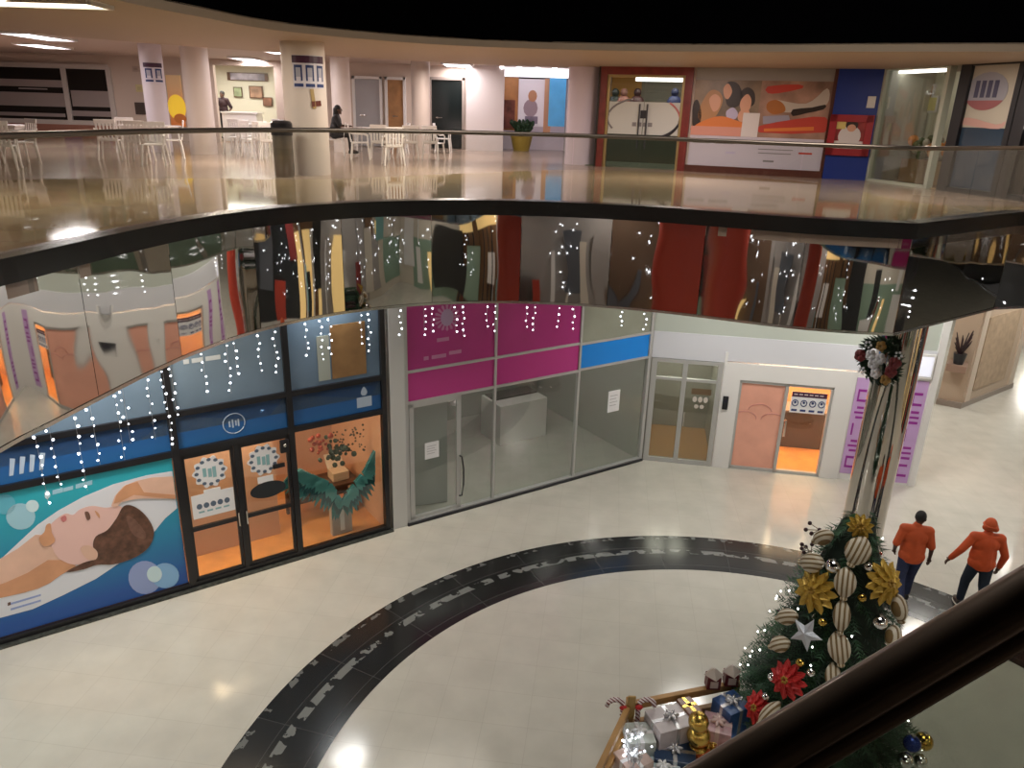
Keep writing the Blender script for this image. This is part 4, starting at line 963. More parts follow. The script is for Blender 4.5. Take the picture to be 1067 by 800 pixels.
MB().fb(WR, wi0 - .92, wi0 - .84, 0, 2.7, -4, -.42).build('panel', swm, rr); MB().fb(WR, wi1 + .2, wi1 + .3, 0, 2.7, -4, -.42).build('panel', swm, rr); MB().fb(WR, wi0 - .84, wi1, 0, .02, -4, -.1).build('panel', mat('dim green floor', (.12, .15, .11), .3), rr)
MB().fb(WR, um + .7, um + .85, 0, 2.7, -3, -2.9).build('panel', white, rr)
for i, (x, c, lab) in enumerate(((641, (.03, .04, .03), 'small dark item on the counter in the red framed shop, by its ochre wall edge'), (650, (.35, .16, .12), 'reddish item on the counter in the red framed shop'), (664, (.06, .02, .02), 'dark red item on the counter in the red framed shop'), (703, (.03, .04, .12), 'dark blue item on the counter in the red framed shop'))):
    u, z = wu(x, 101, -2.5)
    o = empty('shop_item', WR.P(u, z - .45, -2.5), lab, 'item')
    MB().sph(WR.P(u, z - .2, -2.5), .22, .15, .25).build('item_body', mat('item %d' % i, c, .5), o, True); MB().sph(WR.P(u, z + .12, -2.5), .11, .1, .12).build('item_top', mat('item top %d' % i, tuple(v * .6 for v in c), .5), o, True)
    if i == 0: 
        ct = empty('counter', WR.P(um, 0, -2.5), 'long dark counter inside the red framed shop', 'counter', rz=WR.ang())
        MB().fb(WR, wi0 - .8, wi1 + .0, .022, z - .5, -2.8, -2.2).build('counter_body', mat('dim counter', (.10, .11, .08), .4), ct); MB().fb(WR, wi0 - .82, wi1 + .05, z - .5, z - .45, -2.85, -2.15).build('counter_top', wd, ct)
area('lamp_red_shop', WR.P(um, 2.6, -1.6), 2.2, 1.2, 60, (1, .93, .85))
MB().fb(WR, um - .3, um + 1.3, wz - .14, wz - .06, -.36, -.14).build('tube_lamp', mat('lamp strip', (1, .95, .9), .4, emit=4), rsn)
# billboard
bb0 = wrect(723, 83, 863, 145); low = wrect(720, 143, 856, 174)
bbd = empty('billboard', WR.P((bb0[0] + bb0[1]) / 2, 0), 'wide shop hoarding with a smiling group photo and food photo over a white strip', 'billboard', rz=WR.ang())
uL, uRr = uR1 + .06, uB1 - .02
b = MB(); b.fb(WR, uL - .05, uRr, topz - .04, topz + .03, -.05, .06); b.fb(WR, uRr - .06, uRr + .02, 0, topz, -.05, .06); b.fb(WR, uL - .05, uRr, .0, .16, -.05, .12); b.build('frame', mat('dark brown frame', (.10, .03, .02), .4), bbd)
zt_, zm_ = wu(790, 84)[1], wu(790, 143)[1]
MB().fb(WR, uL, uRr - .06, zt_, topz - .04, -.05, .0).build('grey_strip', mat('grey fascia strip', (.33, .31, .30), .5), bbd)
ush = wu(791, 110)[0]
MB().fb(WR, uL, ush, zm_, zt_, -.05, .01).build('photo_panel', mat('party print', (.22, .16, .11), .35, noise=.7, nscale=1.2), bbd)
MB().fb(WR, ush, uRr - .06, zm_, zt_, -.05, .012).build('photo_panel', mat('food print', (.40, .24, .18), .35, noise=.5, nscale=1.4), bbd)
MB().fb(WR, uL, uRr - .06, .16, zm_, -.05, .01).build('white_strip', mat('lilac white print', (.62, .58, .68), .4), bbd)
s_ = mat('print skin', (.72, .38, .25), .4); hb = mat('print dark hair', (.03, .018, .014), .4); lh = mat('print fair hair', (.48, .24, .10), .4); org = mat('print orange', (.75, .22, .05), .4); rdp = mat('print red', (.55, .06, .04), .4); wpn = mat('print white', (.75, .70, .70), .4)
def wart(name, pts, d, m, sm=4): return art(name, bbd, WR, pts, d, m, sm)
wart('fair_hair', [(733, 104), (741, 94), (750, 96), (753, 106), (745, 122), (732, 127), (727, 120)], .014, lh)
wart('face', [(739, 104), (745, 98), (751, 103), (749, 113), (743, 116)], .018, s_)
wart('dark_hair', [(757, 88), (764, 85), (771, 90), (774, 104), (766, 112), (757, 108)], .014, hb)
wart('face', [(754, 92), (759, 87), (763, 95), (759, 103), (755, 101)], .018, s_)
wart('dark_hair', [(772, 96), (779, 91), (786, 96), (786, 108), (778, 112), (772, 106)], .014, hb)
wart('face', [(773, 103), (779, 98), (783, 104), (781, 114), (774, 118), (771, 110)], .018, s_)
wart('hand', [(769, 119), (776, 112), (781, 117), (776, 126), (770, 126)], .019, s_)
wart('dark_dress', [(722, 110), (727, 104), (731, 118), (728, 132), (722, 132)], .014, hb)
wart('lilac_cup', [(757, 116), (764, 112), (769, 118), (766, 124), (758, 123)], .019, mat('print lilac', (.55, .50, .70), .4))
wart('orange_table', [(724, 131), (735, 125), (752, 121), (772, 127), (788, 132), (788, 137), (724, 136)], .02, org)
MB().fb(WR, uL, ush - .02, zm_, zm_ + .22, .0205, .024).build('pink_strip', mat('print pink', (.70, .32, .25), .4), bbd)
MB().fb(WR, ush - .35, ush + .05, zm_, zt_ - .75, .0245, .028).build('white_tab', wpn, bbd)
wart('red_title', [(800, 90), (832, 88), (836, 92), (812, 97), (800, 97)], .016, rdp, 2)
wart('glass_curve', [(806, 104), (840, 108), (862, 92), (862, 108), (842, 116), (812, 116)], .016, mat('print pale', (.55, .48, .42), .4))
wart('burger', [(800, 107), (808, 104), (816, 108), (818, 116), (806, 119), (799, 114)], .02, mat('print brown', (.45, .16, .04), .4))
wart('dark_shadow', [(826, 114), (846, 112), (860, 109), (858, 114), (840, 118), (826, 121)], .02, hb, 2)
wart('blue_box', [(795, 121), (822, 120), (824, 128), (795, 129)], .02, mat('print grey blue', (.35, .33, .42), .4), 0)
wart('red_band', [(792, 131), (830, 124), (860, 122), (859, 138), (792, 138)], .022, rdp, 2)
wart('orange_stripe', [(796, 134), (848, 132), (848, 136), (796, 137)], .026, org, 0)
for (x0, x1, y, m) in ((722, 740, 148, gry), (745, 765, 149, gry), (791, 820, 150, gry), (790, 826, 156, gry), (790, 824, 160, gry), (756, 766, 159, mat('print lilac', (.5, .5, .7))), (795, 806, 168, gry), (832, 846, 160, rdp)):
    q = wrect(x0, y - 1.2, x1, y + 1.2); MB().fb(WR, *q, .0125, .016).build('lettering', m, bbd)
# blue panel wall
blw = MB().fb(WR, uB1, uBl1, 0, topz + .02, -.3, .12).build('wall_blue', mat('royal blue wall', (.010, .035, .27), .4)); struct(blw, 'royal blue wall panel on the upper level', 'wall')
q = wrect(866, 119, 904, 163, .12)
fp = empty('framed_poster', WR.P((q[0] + q[1]) / 2, q[2], .13), 'red framed poster of a chef figure hanging on the blue wall', 'poster', rz=WR.ang())
b = MB(); t = .16
for z in (q[2], q[3] - t): b.fb(WR, q[0], q[1], z, z + t, .125, .19)
for u in (q[0], q[1] - t): b.fb(WR, u, u + t, q[2], q[3], .125, .19)
b.build('poster_frame', mat('red frame', (.38, .02, .03), .4), fp)
MB().fb(WR, q[0] + t, q[1] - t, q[2] + t, q[3] - t, .125, .15).build('print', mat('poster print red', (.30, .03, .03), .5, noise=.4, nscale=3), fp)
cu_, cz_ = (q[0] + q[1]) / 2, (q[2] + q[3]) / 2; w_, h_ = q[1] - q[0], q[3] - q[2]
art_uv('figure_body', fp, WR, ell(cu_, cz_ - h_ * .02, w_ * .26, h_ * .26), .152, wpn); art_uv('figure_hair', fp, WR, ell(cu_ + .02, cz_ + h_ * .25, w_ * .14, h_ * .12), .1555, hb)
art_uv('figure_face', fp, WR, ell(cu_ + .02, cz_ + h_ * .18, w_ * .10, h_ * .09), .159, s_); art_uv('yellow_card', fp, WR, [(cu_ - w_ * .33, cz_ + h_ * .15), (cu_ - w_ * .12, cz_ + h_ * .15), (cu_ - w_ * .12, cz_ + h_ * .33), (cu_ - w_ * .33, cz_ + h_ * .33)], .1555, mat('poster yellow', (.75, .6, .2), .5))
MB().fb(WR, q[0] + t, q[1] - t, q[2] + t, q[2] + h_ * .36, .1515, .154).build('white_caption', wpn, fp)
u, z = wu(914, 107, .12); sw = tag(MB().fb(WR, u - .22, u - .04, z - .12, z + .14, .122, .16, .01).build('wall_switch', white), 'small white switch box near the edge of the blue wall', 'switch')
# glass shop and black framed windows
W2 = Frame(WR.P(uBl1, 0)[:2], (WR.P(uBl1, 0).x + 3.4, WR.P(uBl1, 0).y - 11.5), ZU)
def w2u(x, y, d=0): return W2.uv(x, y, d)
w2w = empty('wall_east_gallery', (0, 0, 0)); struct(w2w, 'pale header wall above the glass shop on the upper level', 'wall')
MB().fb(W2, -.3, W2.len + 6, topz + .02, 2.77, -.3, .03).build('panel', mat('pink white wall', (.66, .58, .54)), w2w)
g0, g1 = .0, w2u(981, 130)[0]
gsx = empty('glass_shopfront', W2.P(g1 / 2, 0), 'pale framed glass shopfront with a brown door seen inside beside the blue wall', 'shopfront', rz=W2.ang())
pf = mat('pale green frame', (.50, .53, .45), .4)
b = MB(); b.fb(W2, 0, .16, 0, topz, -.1, .06); b.fb(W2, g1 - .1, g1, 0, topz, -.1, .06); b.fb(W2, 0, g1, topz - .06, topz + .02, -.1, .06); b.fb(W2, 0, g1, 0, .06, -.1, .06); b.build('frame', pf, gsx)
MB().fb(W2, .16, g1 - .1, .06, topz - .06, -.02, -.01).build('glass_pane', clear, gsx)
gi = empty('wall_glass_interior', (0, 0, 0)); struct(gi, 'cream inside walls of the glass shop beside the blue wall', 'wall')
MB().fb(W2, -.2, 6.6, 0, 2.7, -1.7, -1.6).build('panel', mat('cream green wall', (.66, .66, .52), .5), gi); MB().fb(W2, -.2, -.1, 0, 2.7, -1.6, -.3).build('panel', swm, gi); MB().fb(W2, 6.5, 6.6, 0, 2.7, -1.6, -.3).build('panel', swm, gi)
MB().fb(W2, 0, 6.5, 0, .02, -1.6, -.05).build('panel', mat('warm shop floor', (.34, .25, .14), .2), gi)
u0_, z0_ = W2.uv(938, 150, -1.5); u1_, z1_ = W2.uv(956, 78, -1.5)
idr = empty('door', W2.P((u0_ + u1_) / 2, 0, -1.55), 'brown wooden door inside the glass shop beside the blue wall', 'door', rz=W2.ang())
MB().fb(W2, u0_, u1_, .022, 2.3, -1.59, -1.5).build('door_leaf', mat('brown door', (.34, .19, .06), .4, noise=.3, nscale=2), idr); MB().fb(W2, u0_ + .15, u1_ - .15, 1.3, 2.1, -1.499, -1.49).build('door_panel', mat('gold door panel', (.48, .32, .12), .4), idr); MB().sph(W2.P(u0_ + .12, 1.05, -1.46), .05).build('handle', steel, idr, True)
area('lamp_glass_shop', W2.P(2.6, 2.6, -.8), 3.5, .8, 110, (1, .97, .82))
u, z = W2.uv(955, 75, -.6); MB().fb(W2, u - .7, u + .9, z - .02, z + .04, -.7, -.5).build('tube_lamp', mat('lamp strip', (1, .95, .9)), gsx)
for (x, y, c, lab) in ((966, 97, (.45, .30, .15), 'small framed card on the cream wall of the glass shop'), (970, 109, (.75, .68, .3), 'small yellow card on the cream wall of the glass shop')):
    u, z = W2.uv(x, y, -1.55); p_ = empty('wall_card', W2.P(u, z, -1.55), lab, 'card', rz=W2.ang()); MB().fb(W2, u - .2, u + .2, z - .18, z + .2, -1.595, -1.55).build('card_frame', white, p_); MB().fb(W2, u - .15, u + .15, z - .14, z + .16, -1.549, -1.54).build('print', mat('card %d' % x, c, .5), p_)
fl_ = empty('flower_vase', W2.P(.8, 0, -.9), 'orange and white display of flowers low inside the glass shop', 'flowers', rz=W2.ang())
MB().fb(W2, .4, 2.2, .022, .55, -1.2, -.6, .02).build('display_box', mat('display wood', (.30, .2, .1), .5), fl_)
for nm, c in (('white_blooms', (.7, .68, .6)), ('orange_blooms', (.7, .3, .08)), ('leaf_mass', (.12, .16, .06))):
    b = MB()
    for k in range(14): b.sph(W2.P(random.uniform(.5, 2.1), random.uniform(.62, 1.0), random.uniform(-1.1, -.7)), random.uniform(.07, .13), seg=8)
    b.build(nm, mat(nm, c, .5), fl_, True)
# black framed windows
edges = [w2u(990, 140)[0], w2u(1055, 140)[0], w2u(1130, 140)[0]]
for i, lab in enumerate(('black framed window with a round emblem film and dark blue lower half', 'black framed window with grey film at the edge of the photo')):
    a, c = edges[i], edges[i + 1]
    bwn = empty('black_framed_window', W2.P((a + c) / 2, 0), lab, 'window', rz=W2.ang())
    b = MB(); w = .26; a += .01; c -= .01
    b.fb(W2, a, a + w, 0, topz, -.08, .08); b.fb(W2, c - .12, c, 0, topz, -.08, .08); b.fb(W2, a, c, topz - .07, topz + .02, -.08, .07); b.fb(W2, a, c, 0, .1, -.08, .07); b.build('frame', bf, bwn)
    zb = w2u(1020, 133)[1]
    MB().fb(W2, a + w, c - .12, zb, topz - .07, -.02, .0).build('film_pane', mat('beige film', (.46, .42, .36), .25), bwn)
    MB().fb(W2, a + w, c - .12, .1, zb, -.02, .0).build('lower_pane', mat('dark blue pane', (.03, .05, .08), .1) if i == 0 else mat('dark pane', (.02, .02, .02)), bwn)
    if i == 0:
        u, z = w2u(1028, 95); r = .5
        art_uv('emblem_disc', bwn, W2, ell(u, z, r, .36), .004, mat('emblem grey', (.30, .30, .36), .4))
        art_uv('emblem_red', bwn, W2, [(u + r * math.cos(t), z + .36 * math.sin(t)) for t in [PI + .5 + (PI - 1) * k / 12 for k in range(13)]], .0075, mat('emblem red', (.30, .10, .11), .4))
        for k in range(4): MB().fb(W2, u - .28 + .15 * k, u - .18 + .15 * k, z - .12, z + .2, .0115, .014).build('emblem_stroke', mat('emblem ink', (.06, .06, .12), .4), bwn)
        art_uv('pink_wave', bwn, W2, [(u - .7, z - .6), (u - .3, z - .5), (u + .4, z - .62), (u + .6, z - .55), (u + .5, z - .7), (u - .2, z - .66)], .004, mat('emblem pink', (.5, .30, .27), .4), 3)
    if i == 1: MB().fb(W2, a + w, a + w + .8, zb + .0, zb + .14, .0, .03).build('bright_strip', mat('lamp strip', (1, .95, .9)), bwn)
MB().fb(W2, edges[2], W2.len + 6, 0, topz, -.3, 0).build('panel', UB, w2w)

# pillar notices: bent round the pillar face
def cyl_board(P, r, az, w, z0, h, label, cols, bar):
    s = empty('icon_notice', V((P.x, P.y, ZU + z0)), label, 'sign')
    def patch(name, a0, a1, za, zb, rr, m):
        b = MB(); n_ = 8; vs_ = []
        for R_ in (rr, rr + .004):
            for z in (za, zb): vs_.append([b.b.verts.new((P.x + R_ * math.cos(a0 + (a1 - a0) * k / n_), P.y + R_ * math.sin(a0 + (a1 - a0) * k / n_), z)) for k in range(n_ + 1)])
        for X, Y in ((0, 1), (1, 3), (3, 2), (2, 0)):
            for k in range(n_): b.b.faces.new((vs_[X][k], vs_[X][k + 1], vs_[Y][k + 1], vs_[Y][k]))
        for e in (0, -1): b.b.faces.new((vs_[0][e], vs_[1][e], vs_[3][e], vs_[2][e]))
        return b.build(name, m, s)
    hw = w / r / 2; zz = ZU + z0
    patch('board', az - hw, az + hw, zz, zz + h, r + .004, mat('lilac white board', (.66, .63, .72), .5))
    patch('title_bar', az - hw, az + hw, zz + h * .76, zz + h * .98, r + .009, mat('dark title bar', (.03, .03, .06)))
    ib = mat('navy ink', (.02, .04, .16))
    for k in range(cols):
        c = az - hw + 2 * hw * (k + .5) / cols; q_ = hw / cols
        patch('icon_head', c - q_ * .42, c + q_ * .42, zz + h * .34, zz + h * .62, r + .009, mat('pale icon', (.4, .4, .5), .5))
        patch('icon_ring', c - q_ * .7, c - q_ * .42, zz + h * .22, zz + h * .68, r + .009, ib); patch('icon_ring', c + q_ * .42, c + q_ * .7, zz + h * .22, zz + h * .68, r + .009, ib)
        patch('icon_ring', c - q_ * .7, c + q_ * .7, zz + h * .62, zz + h * .70, r + .0095, ib)
        patch('caption', c - q_ * .8, c + q_ * .8, zz + h * .04, zz + h * .14, r + .009, ib)
    return s
azA = math.atan2(-pA.y, -pA.x) + .15
zA = zat(322, 92, V((pA.x, pA.y, 0)) * .975) - ZU
area('lamp_pillar', (-2.6, 15.6, ZU + 2.46), .5, .4, 45, (1, .9, .72)); area('lamp_pillar', (-5.9, 14.6, ZU + 2.46), .5, .4, 55, (1, .9, .74))  # added fill lights without fixtures, to brighten the round pillar
cyl_board(pA, .425, azA + .12, .66, zA, .60, 'icon notice with dark title bar on the round pillar by the bin', 3, 0)
Pc = upx(169, 158); rc = 20 / 790 * Pc.xy.length * .47
zc = zat(163, 86, V((Pc.x, Pc.y, 0)) * .98) - ZU
cyl_board(Pc, rc, math.atan2(-Pc.y, -Pc.x) + .1, .5, zc, .5, 'icon notice with dark title bar on the slim pillar by the yellow poster', 2, 0)
hd = empty('hand_sign', V((pA.x, pA.y, ZU + 1.6)), 'small yellow and red hand shaped sign under the notice on the round pillar', 'sign')
for nm, x0, y0, w, h, m in (('arm_shape', 324, 103, .07, .36, mat('sign ochre', (.45, .32, .14), .5)), ('thumb_shape', 330, 108, .2, .1, mat('sign dark red', (.14, .03, .02), .5))):
    zc_ = zat(x0, y0, V((pA.x, pA.y, 0)) * .975); a = azA + .2 + (0 if nm == 'arm_shape' else .15)
    MB().box(Matrix.Translation((pA.x + .434 * math.cos(a), pA.y + .434 * math.sin(a), zc_)) @ Matrix.Rotation(a - PI / 2, 4, 'Z') @ Matrix.Rotation(.1, 4, 'Y'), w, .012, h).build(nm, m, hd)

# bin
bp_ = upx(297, 184)
bn = empty('litter_bin', bp_, 'tall steel litter bin with black top beside the round pillar', 'bin')
MB().lathe(bp_, [(.17, 0), (.19, .03), (.19, .78), (.18, .78)], 28).build('bin_body', mat('bin steel', (.22, .20, .18), .3, .6), bn, True)
MB().lathe(bp_ + V((0, 0, .781)), [(.205, 0), (.205, .22), (.17, .26), (.05, .28)], 28).build('bin_top', black, bn, True)

# plastic chairs and tables
plas = mat('white plastic', (.86, .83, .83), .35)
def make_chair(P, lab):
    t = empty('plastic_chair', (0, 0, 0), lab, 'chair', 'white plastic chairs of the food court')
    MB().abox(-.22, .22, -.22, .22, .42, .45, .015).build('seat', plas, t)
    b = MB()
    for k in range(6):
        x = -.19 + .076 * k; b.box(Matrix.Translation((x, -.245 - .03, .66)) @ Matrix.Rotation(.16, 4, 'X'), .045, .018, .40, .006)
    b.box(Matrix.Translation((0, -.305, .86)) @ Matrix.Rotation(.16, 4, 'X'), .45, .028, .09, .012); b.box(Matrix.Translation((0, -.235, .47)), .44, .028, .06, .01)
    b.build('backrest', plas, t)
    for sx in (-1, 1):
        for sy in (-1, 1): MB().cyl((sx * .20, sy * .2, .43), (sx * .245, sy * .25, 0), .028, .02, 8).build('leg', plas, t, True)
        MB().tube([(sx * .235, .2, .43), (sx * .25, .2, .62), (sx * .25, .1, .66), (sx * .25, -.15, .66), (sx * .235, -.29, .70)], .022, 8).build('armrest', plas, t, True)
    t.location = P
    return t
chairs = [(6, 176, .4, 'white plastic chair at the far left rail, nearest the rail'), (24, 170, 2.6, 'white plastic chair facing the table at the far left rail'), (-12, 170, -.8, 'white plastic chair partly cut by the left frame edge'),
          (117, 166, .3, 'first white plastic chair of the cluster under the dark shopfront'), (133, 159, .5, 'second white plastic chair of the cluster under the dark shopfront'), (148, 168, .2, 'third white plastic chair of the cluster, in front of the dark screen'),
          (181, 165, 2.0, 'white plastic chair under the yellow poster'), (163, 172, 3.4, 'white plastic chair by the table before the slim pillar'),
          (247, 160, 1.2, 'white plastic chair before the lit shop, beside the plain pillar'), (254, 158, -.4, 'white plastic chair before the lit shop counter'), (266, 163, .9, 'white plastic chair in the middle of the lit shop front'), (280, 156, 2.4, 'white plastic chair between the lit shop and the bin'), (283, 166, .2, 'white plastic chair right beside the bin'),
          (350, 162, 1.75, 'white plastic chair under the seated person'), (376, 166, -1.4, 'white plastic chair at the long white table by the pale grey door'), (416, 160, 1.9, 'white plastic chair before the wooden lit door'), (396, 166, .1, 'white plastic chair in front of the long white table'), (425, 166, .4, 'white plastic chair before the shaded pillar'),
          (452, 166, -.3, 'white plastic chair nearest the dark glass door'), (462, 159, -1.6, 'white plastic chair standing highest before the dark glass door'), (410, 172, .3, 'white plastic chair nearest the rail between the two white tables')]
ch0 = None
for x, y, rz, lab in chairs:
    P = upx(x, y)
    if ch0 is None: ch0 = make_chair((0, 0, 0), lab); ch0.location = P; ch0.rotation_euler = (0, 0, rz)
    else: dup(ch0, P, rz, lab)
def make_table(P, lab, lx=.8, ly=.8):
    t = empty('plastic_table', P, lab, 'table', 'white plastic tables of the food court')
    P = V(P)
    MB().abox(P.x - lx / 2, P.x + lx / 2, P.y - ly / 2, P.y + ly / 2, P.z + .70, P.z + .735, .012).build('table_top', plas, t)
    MB().abox(P.x - lx / 2 + .05, P.x + lx / 2 - .05, P.y - ly / 2 + .05, P.y + ly / 2 - .05, P.z + .64, P.z + .70).build('apron', plas, t)
    for sx in (-1, 1):
        for sy in (-1, 1): MB().cyl((P.x + sx * (lx / 2 - .08), P.y + sy * (ly / 2 - .08), P.z + .65), (P.x + sx * (lx / 2 - .04), P.y + sy * (ly / 2 - .04), P.z), .03, .022, 8).build('leg', plas, t, True)
    return t
for x, y, lx, lab in ((13, 165, .9, 'white plastic table at the far left rail'), (160, 161, 1.3, 'white plastic table beside the slim pillar'), (261, 154, 1.0, 'white plastic table before the lit shop'), (396, 158, 1.4, 'long white table before the pale grey and wooden doors'), (450, 153, .8, 'white plastic table before the shaded pillar')):
    make_table(upx(x, y), lab, lx)

# ceiling lamps of the gallery
for (x, y, w, d_, warm, lab, zc) in ((34, 1, 1.7, .6, 1, 'warm square ceiling lamp at the top edge of the photo', 2.49), (40, 37, .75, 2.0, 0, 'bright cool ceiling lamp above the dark shopfront', 2.75), (45, 47, .8, 1.6, 0, 'second cool ceiling lamp behind the bright one', 2.75), (27, 52, .8, 1.4, 1, 'dim warm ceiling lamp deepest above the dark shopfront', 3.12),
                         (288, 52, .8, 2.2, 0, 'bright ceiling lamp beside the round pillar with the notice', 2.75), (259, 61, .8, 1.7, 0, 'ceiling lamp before the lit shop, nearer the round pillar', 2.75), (231, 63, .7, 1.5, 1, 'ceiling lamp before the lit shop, nearer the plain pillar', 2.75), (402, 69, .8, 1.5, 0, 'ceiling lamp above the pale grey door', 2.75), (477, 67, .9, 1.7, 0, 'ceiling lamp above the dark glass door', 2.75)):
    P = at(x, y, ZU + zc)
    l = empty('ceiling_light', P, lab, 'lamp', 'square ceiling lamps of the gallery')
    b = MB(); e = .06
    for s in (-1, 1): b.abox(P.x - w / 2, P.x + w / 2, P.y + s * d_ / 2 - e / 2, P.y + s * d_ / 2 + e / 2, P.z - .05, P.z - .001); b.abox(P.x + s * w / 2 - e / 2, P.x + s * w / 2 + e / 2, P.y - d_ / 2, P.y + d_ / 2, P.z - .05, P.z - .001)
    b.build('lamp_frame', white, l); MB().abox(P.x - w / 2 + .03, P.x + w / 2 - .03, P.y - d_ / 2 + .03, P.y + d_ / 2 - .03, P.z - .035, P.z - .015).build('diffuser', panel_y if warm else panel_w, l)
    area('lamp_gallery', (P.x, P.y, P.z - .07), w, d_, 55, (1, .88, .72) if warm else (1, .88, .86))
for (x, y, p, c) in ((-7, 18.5, 190, (1, .84, .70)), (-16, 21, 200, (1, .84, .74)), (-2, 23.5, 160, (1, .84, .74)), (-1.5, 18, 190, (1, .84, .66)), (3.5, 17.5, 190, (1, .84, .78)), (7.6, 14.6, 150, (1, .88, .74)), (-6.8, 10.5, 130, (1, .80, .58)), (1.8, 23.6, 70, (.9, .8, 1))):
    area('lamp_soffit', (x, y, ZU + 2.47), .9, .5, p * .62, c)  # unseen fill lights added to brighten the gallery and its pillars
# ================================================================== CHRISTMAS TREE
TB = at(848, 768); TB = V((TB.x, TB.y, 0)); TH = zat(886, 530, TB); TR = 1.2
random.seed(5)
tree = empty('christmas_tree', TB, 'tall decorated green christmas tree standing in front of the chrome column', 'christmas tree')
MB().cyl(TB, TB + V((0, 0, TH * .96)), .06, .015, 12).build('trunk', mat('bark', (.06, .035, .02), .8), tree, True)
MB().lathe(TB, [(.42, 0), (.45, .05), (.30, .22), (.1, .24)], 28).build('stand', mat('tree stand', (.25, .05, .05), .5), tree, True)
def cone_r(z): return .14 + .44 * max(.02, TH - max(z, .25)) ** .76 * (1 if z > .25 else .8 + .8 * z)
greens = [mat('dark fir needle', (.010, .035, .016), .55), mat('mid fir needle', (.022, .085, .026), .55), mat('blue fir needle', (.035, .10, .05), .55)]
for gi_, gm in enumerate(greens):
    b = MB()
    for k in range(520):
        z = TH * (1 - math.sqrt(random.random()) * .97) ; z = max(.12, z)
        a = random.uniform(0, 2 * PI); R = cone_r(z) * random.uniform(.80, 1.04)
        tip = TB + V((math.cos(a) * R, math.sin(a) * R, z - .03)); root = TB + V((math.cos(a) * R * .35, math.sin(a) * R * .35, z + .08 + .1 * R))
        ax = (tip - root).normalized(); root = tip - ax * min(.42, (tip - root).length)
        sd = ax.cross(V((0, 0, 1))).normalized(); up_ = sd.cross(ax)
        L = (tip - root).length
        for j in range(9):
            q = root + ax * L * (j + .5) / 9
            for s in (-1, 1):
                e = q + (sd * s * random.uniform(.6, 1) + up_ * random.uniform(-.4, .6) + ax * .8).normalized() * random.uniform(.07, .12)
                w = ax * .011
                vs_ = [b.b.verts.new(p) for p in (q - w, q + w, e)]
                b.b.faces.new(vs_)
        vs_ = [b.b.verts.new(p) for p in (root - sd * .008, root + sd * .008, tip + ax * .06)]; b.b.faces.new(vs_)
    b.build('foliage', gm, tree)
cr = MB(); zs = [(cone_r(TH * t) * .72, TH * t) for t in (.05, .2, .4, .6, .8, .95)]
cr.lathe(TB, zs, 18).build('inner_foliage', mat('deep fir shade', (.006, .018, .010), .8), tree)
b = MB()
for k in range(95):
    z = TH * (1 - math.sqrt(random.random()) * .95); a = random.uniform(0, 2 * PI); R = cone_r(z) * 1.05 + .01
    b.sph(TB + V((math.cos(a) * R, math.sin(a) * R, z)), .011, seg=6)
o = b.build('fairy_light', bulb_mat('fairy bulb', (.95, 1, .92), 12), tree); o['kind'] = 'stuff'
def on_tree(x, y, k=1.0):            # first hit of the pixel's sight line with the tree's surface
    d = ray(x, y).normalized(); t0 = (TB - CAM).length - 3.2
    for i in range(1500):
        P = CAM + d * (t0 + i * .005)
        if .08 < P.z < TH and (P - TB).xy.length < cone_r(max(.05, P.z)) * k: return P
    ax_ = 848 + .218 * (768 - y)
    return on_tree(x + (3 if x < ax_ - 3 else -3), y - (1 if y > 765 else 0), k)
def facing(P): 
    o = (P - TB); o.z = 0; o = o.normalized() + V((0, 0, .45)); return o.normalized()
def poinsettia(x, y, r, m, cm, lab, grp):
    P = on_tree(x, y); nrm = facing(P); P = P + nrm * .05
    X = nrm.cross(V((0, 0, 1))).normalized(); Y = X.cross(nrm)
    o = empty('poinsettia', P, lab, 'flower ornament', grp)
    for lay, (n_, rr, lift) in enumerate(((11, r, .0), (9, r * .78, .03), (7, r * .5, .06))):
        b = MB()
        for k in range(n_):
            a = 2 * PI * (k + .5 * lay) / n_; D = X * math.cos(a) + Y * math.sin(a); S = X * -math.sin(a) + Y * math.cos(a)
            base = P + nrm * (lift); mid = base + D * rr * .55 + nrm * .03; tip = base + D * rr - nrm * .015
            q8 = base.lerp(tip, .82); b.prism([base, base.lerp(mid, .6) + S * rr * .17, mid + S * rr * .22, q8 + S * rr * .14, tip, q8 - S * rr * .14, mid - S * rr * .22, base.lerp(mid, .6) - S * rr * .17], nrm * .008)
        b.build('petal', m, o)
    b = MB()
    for k in range(6): b.sph(P + nrm * .085 + X * .03 * math.cos(k) + Y * .03 * math.sin(k), .018, seg=8)
    b.build('flower_centre', cm, o, True)
goldm = mat('gold petal', (.55, .36, .06), .35, .35); gcm = mat('gold centre', (.35, .2, .03), .4, .4); redm = mat('red petal', (.50, .02, .02), .5)
poinsettia(852, 616, .27, goldm, gcm, 'large gold poinsettia on the upper face of the tree', None)
poinsettia(918, 606, .27, goldm, gcm, 'gold poinsettia on the tree side towards the two men', None)
poinsettia(823, 708, .24, redm, gcm, 'larger red poinsettia low on the tree above the gifts', None)
poinsettia(793, 738, .22, redm, gcm, 'smaller red poinsettia at the foot of the tree by the gifts', None)
poinsettia(896, 548, .15, goldm, gcm, 'gold poinsettia at the tree top against the chrome column', None)
rib = stripe_mat('cream gold striped ribbon', (.62, .57, .46), (.20, .13, .05), 6.0, 'X')
ribd = stripe_mat('cream gold ribbon', (.66, .58, .44), (.26, .17, .06), 9, 'X')
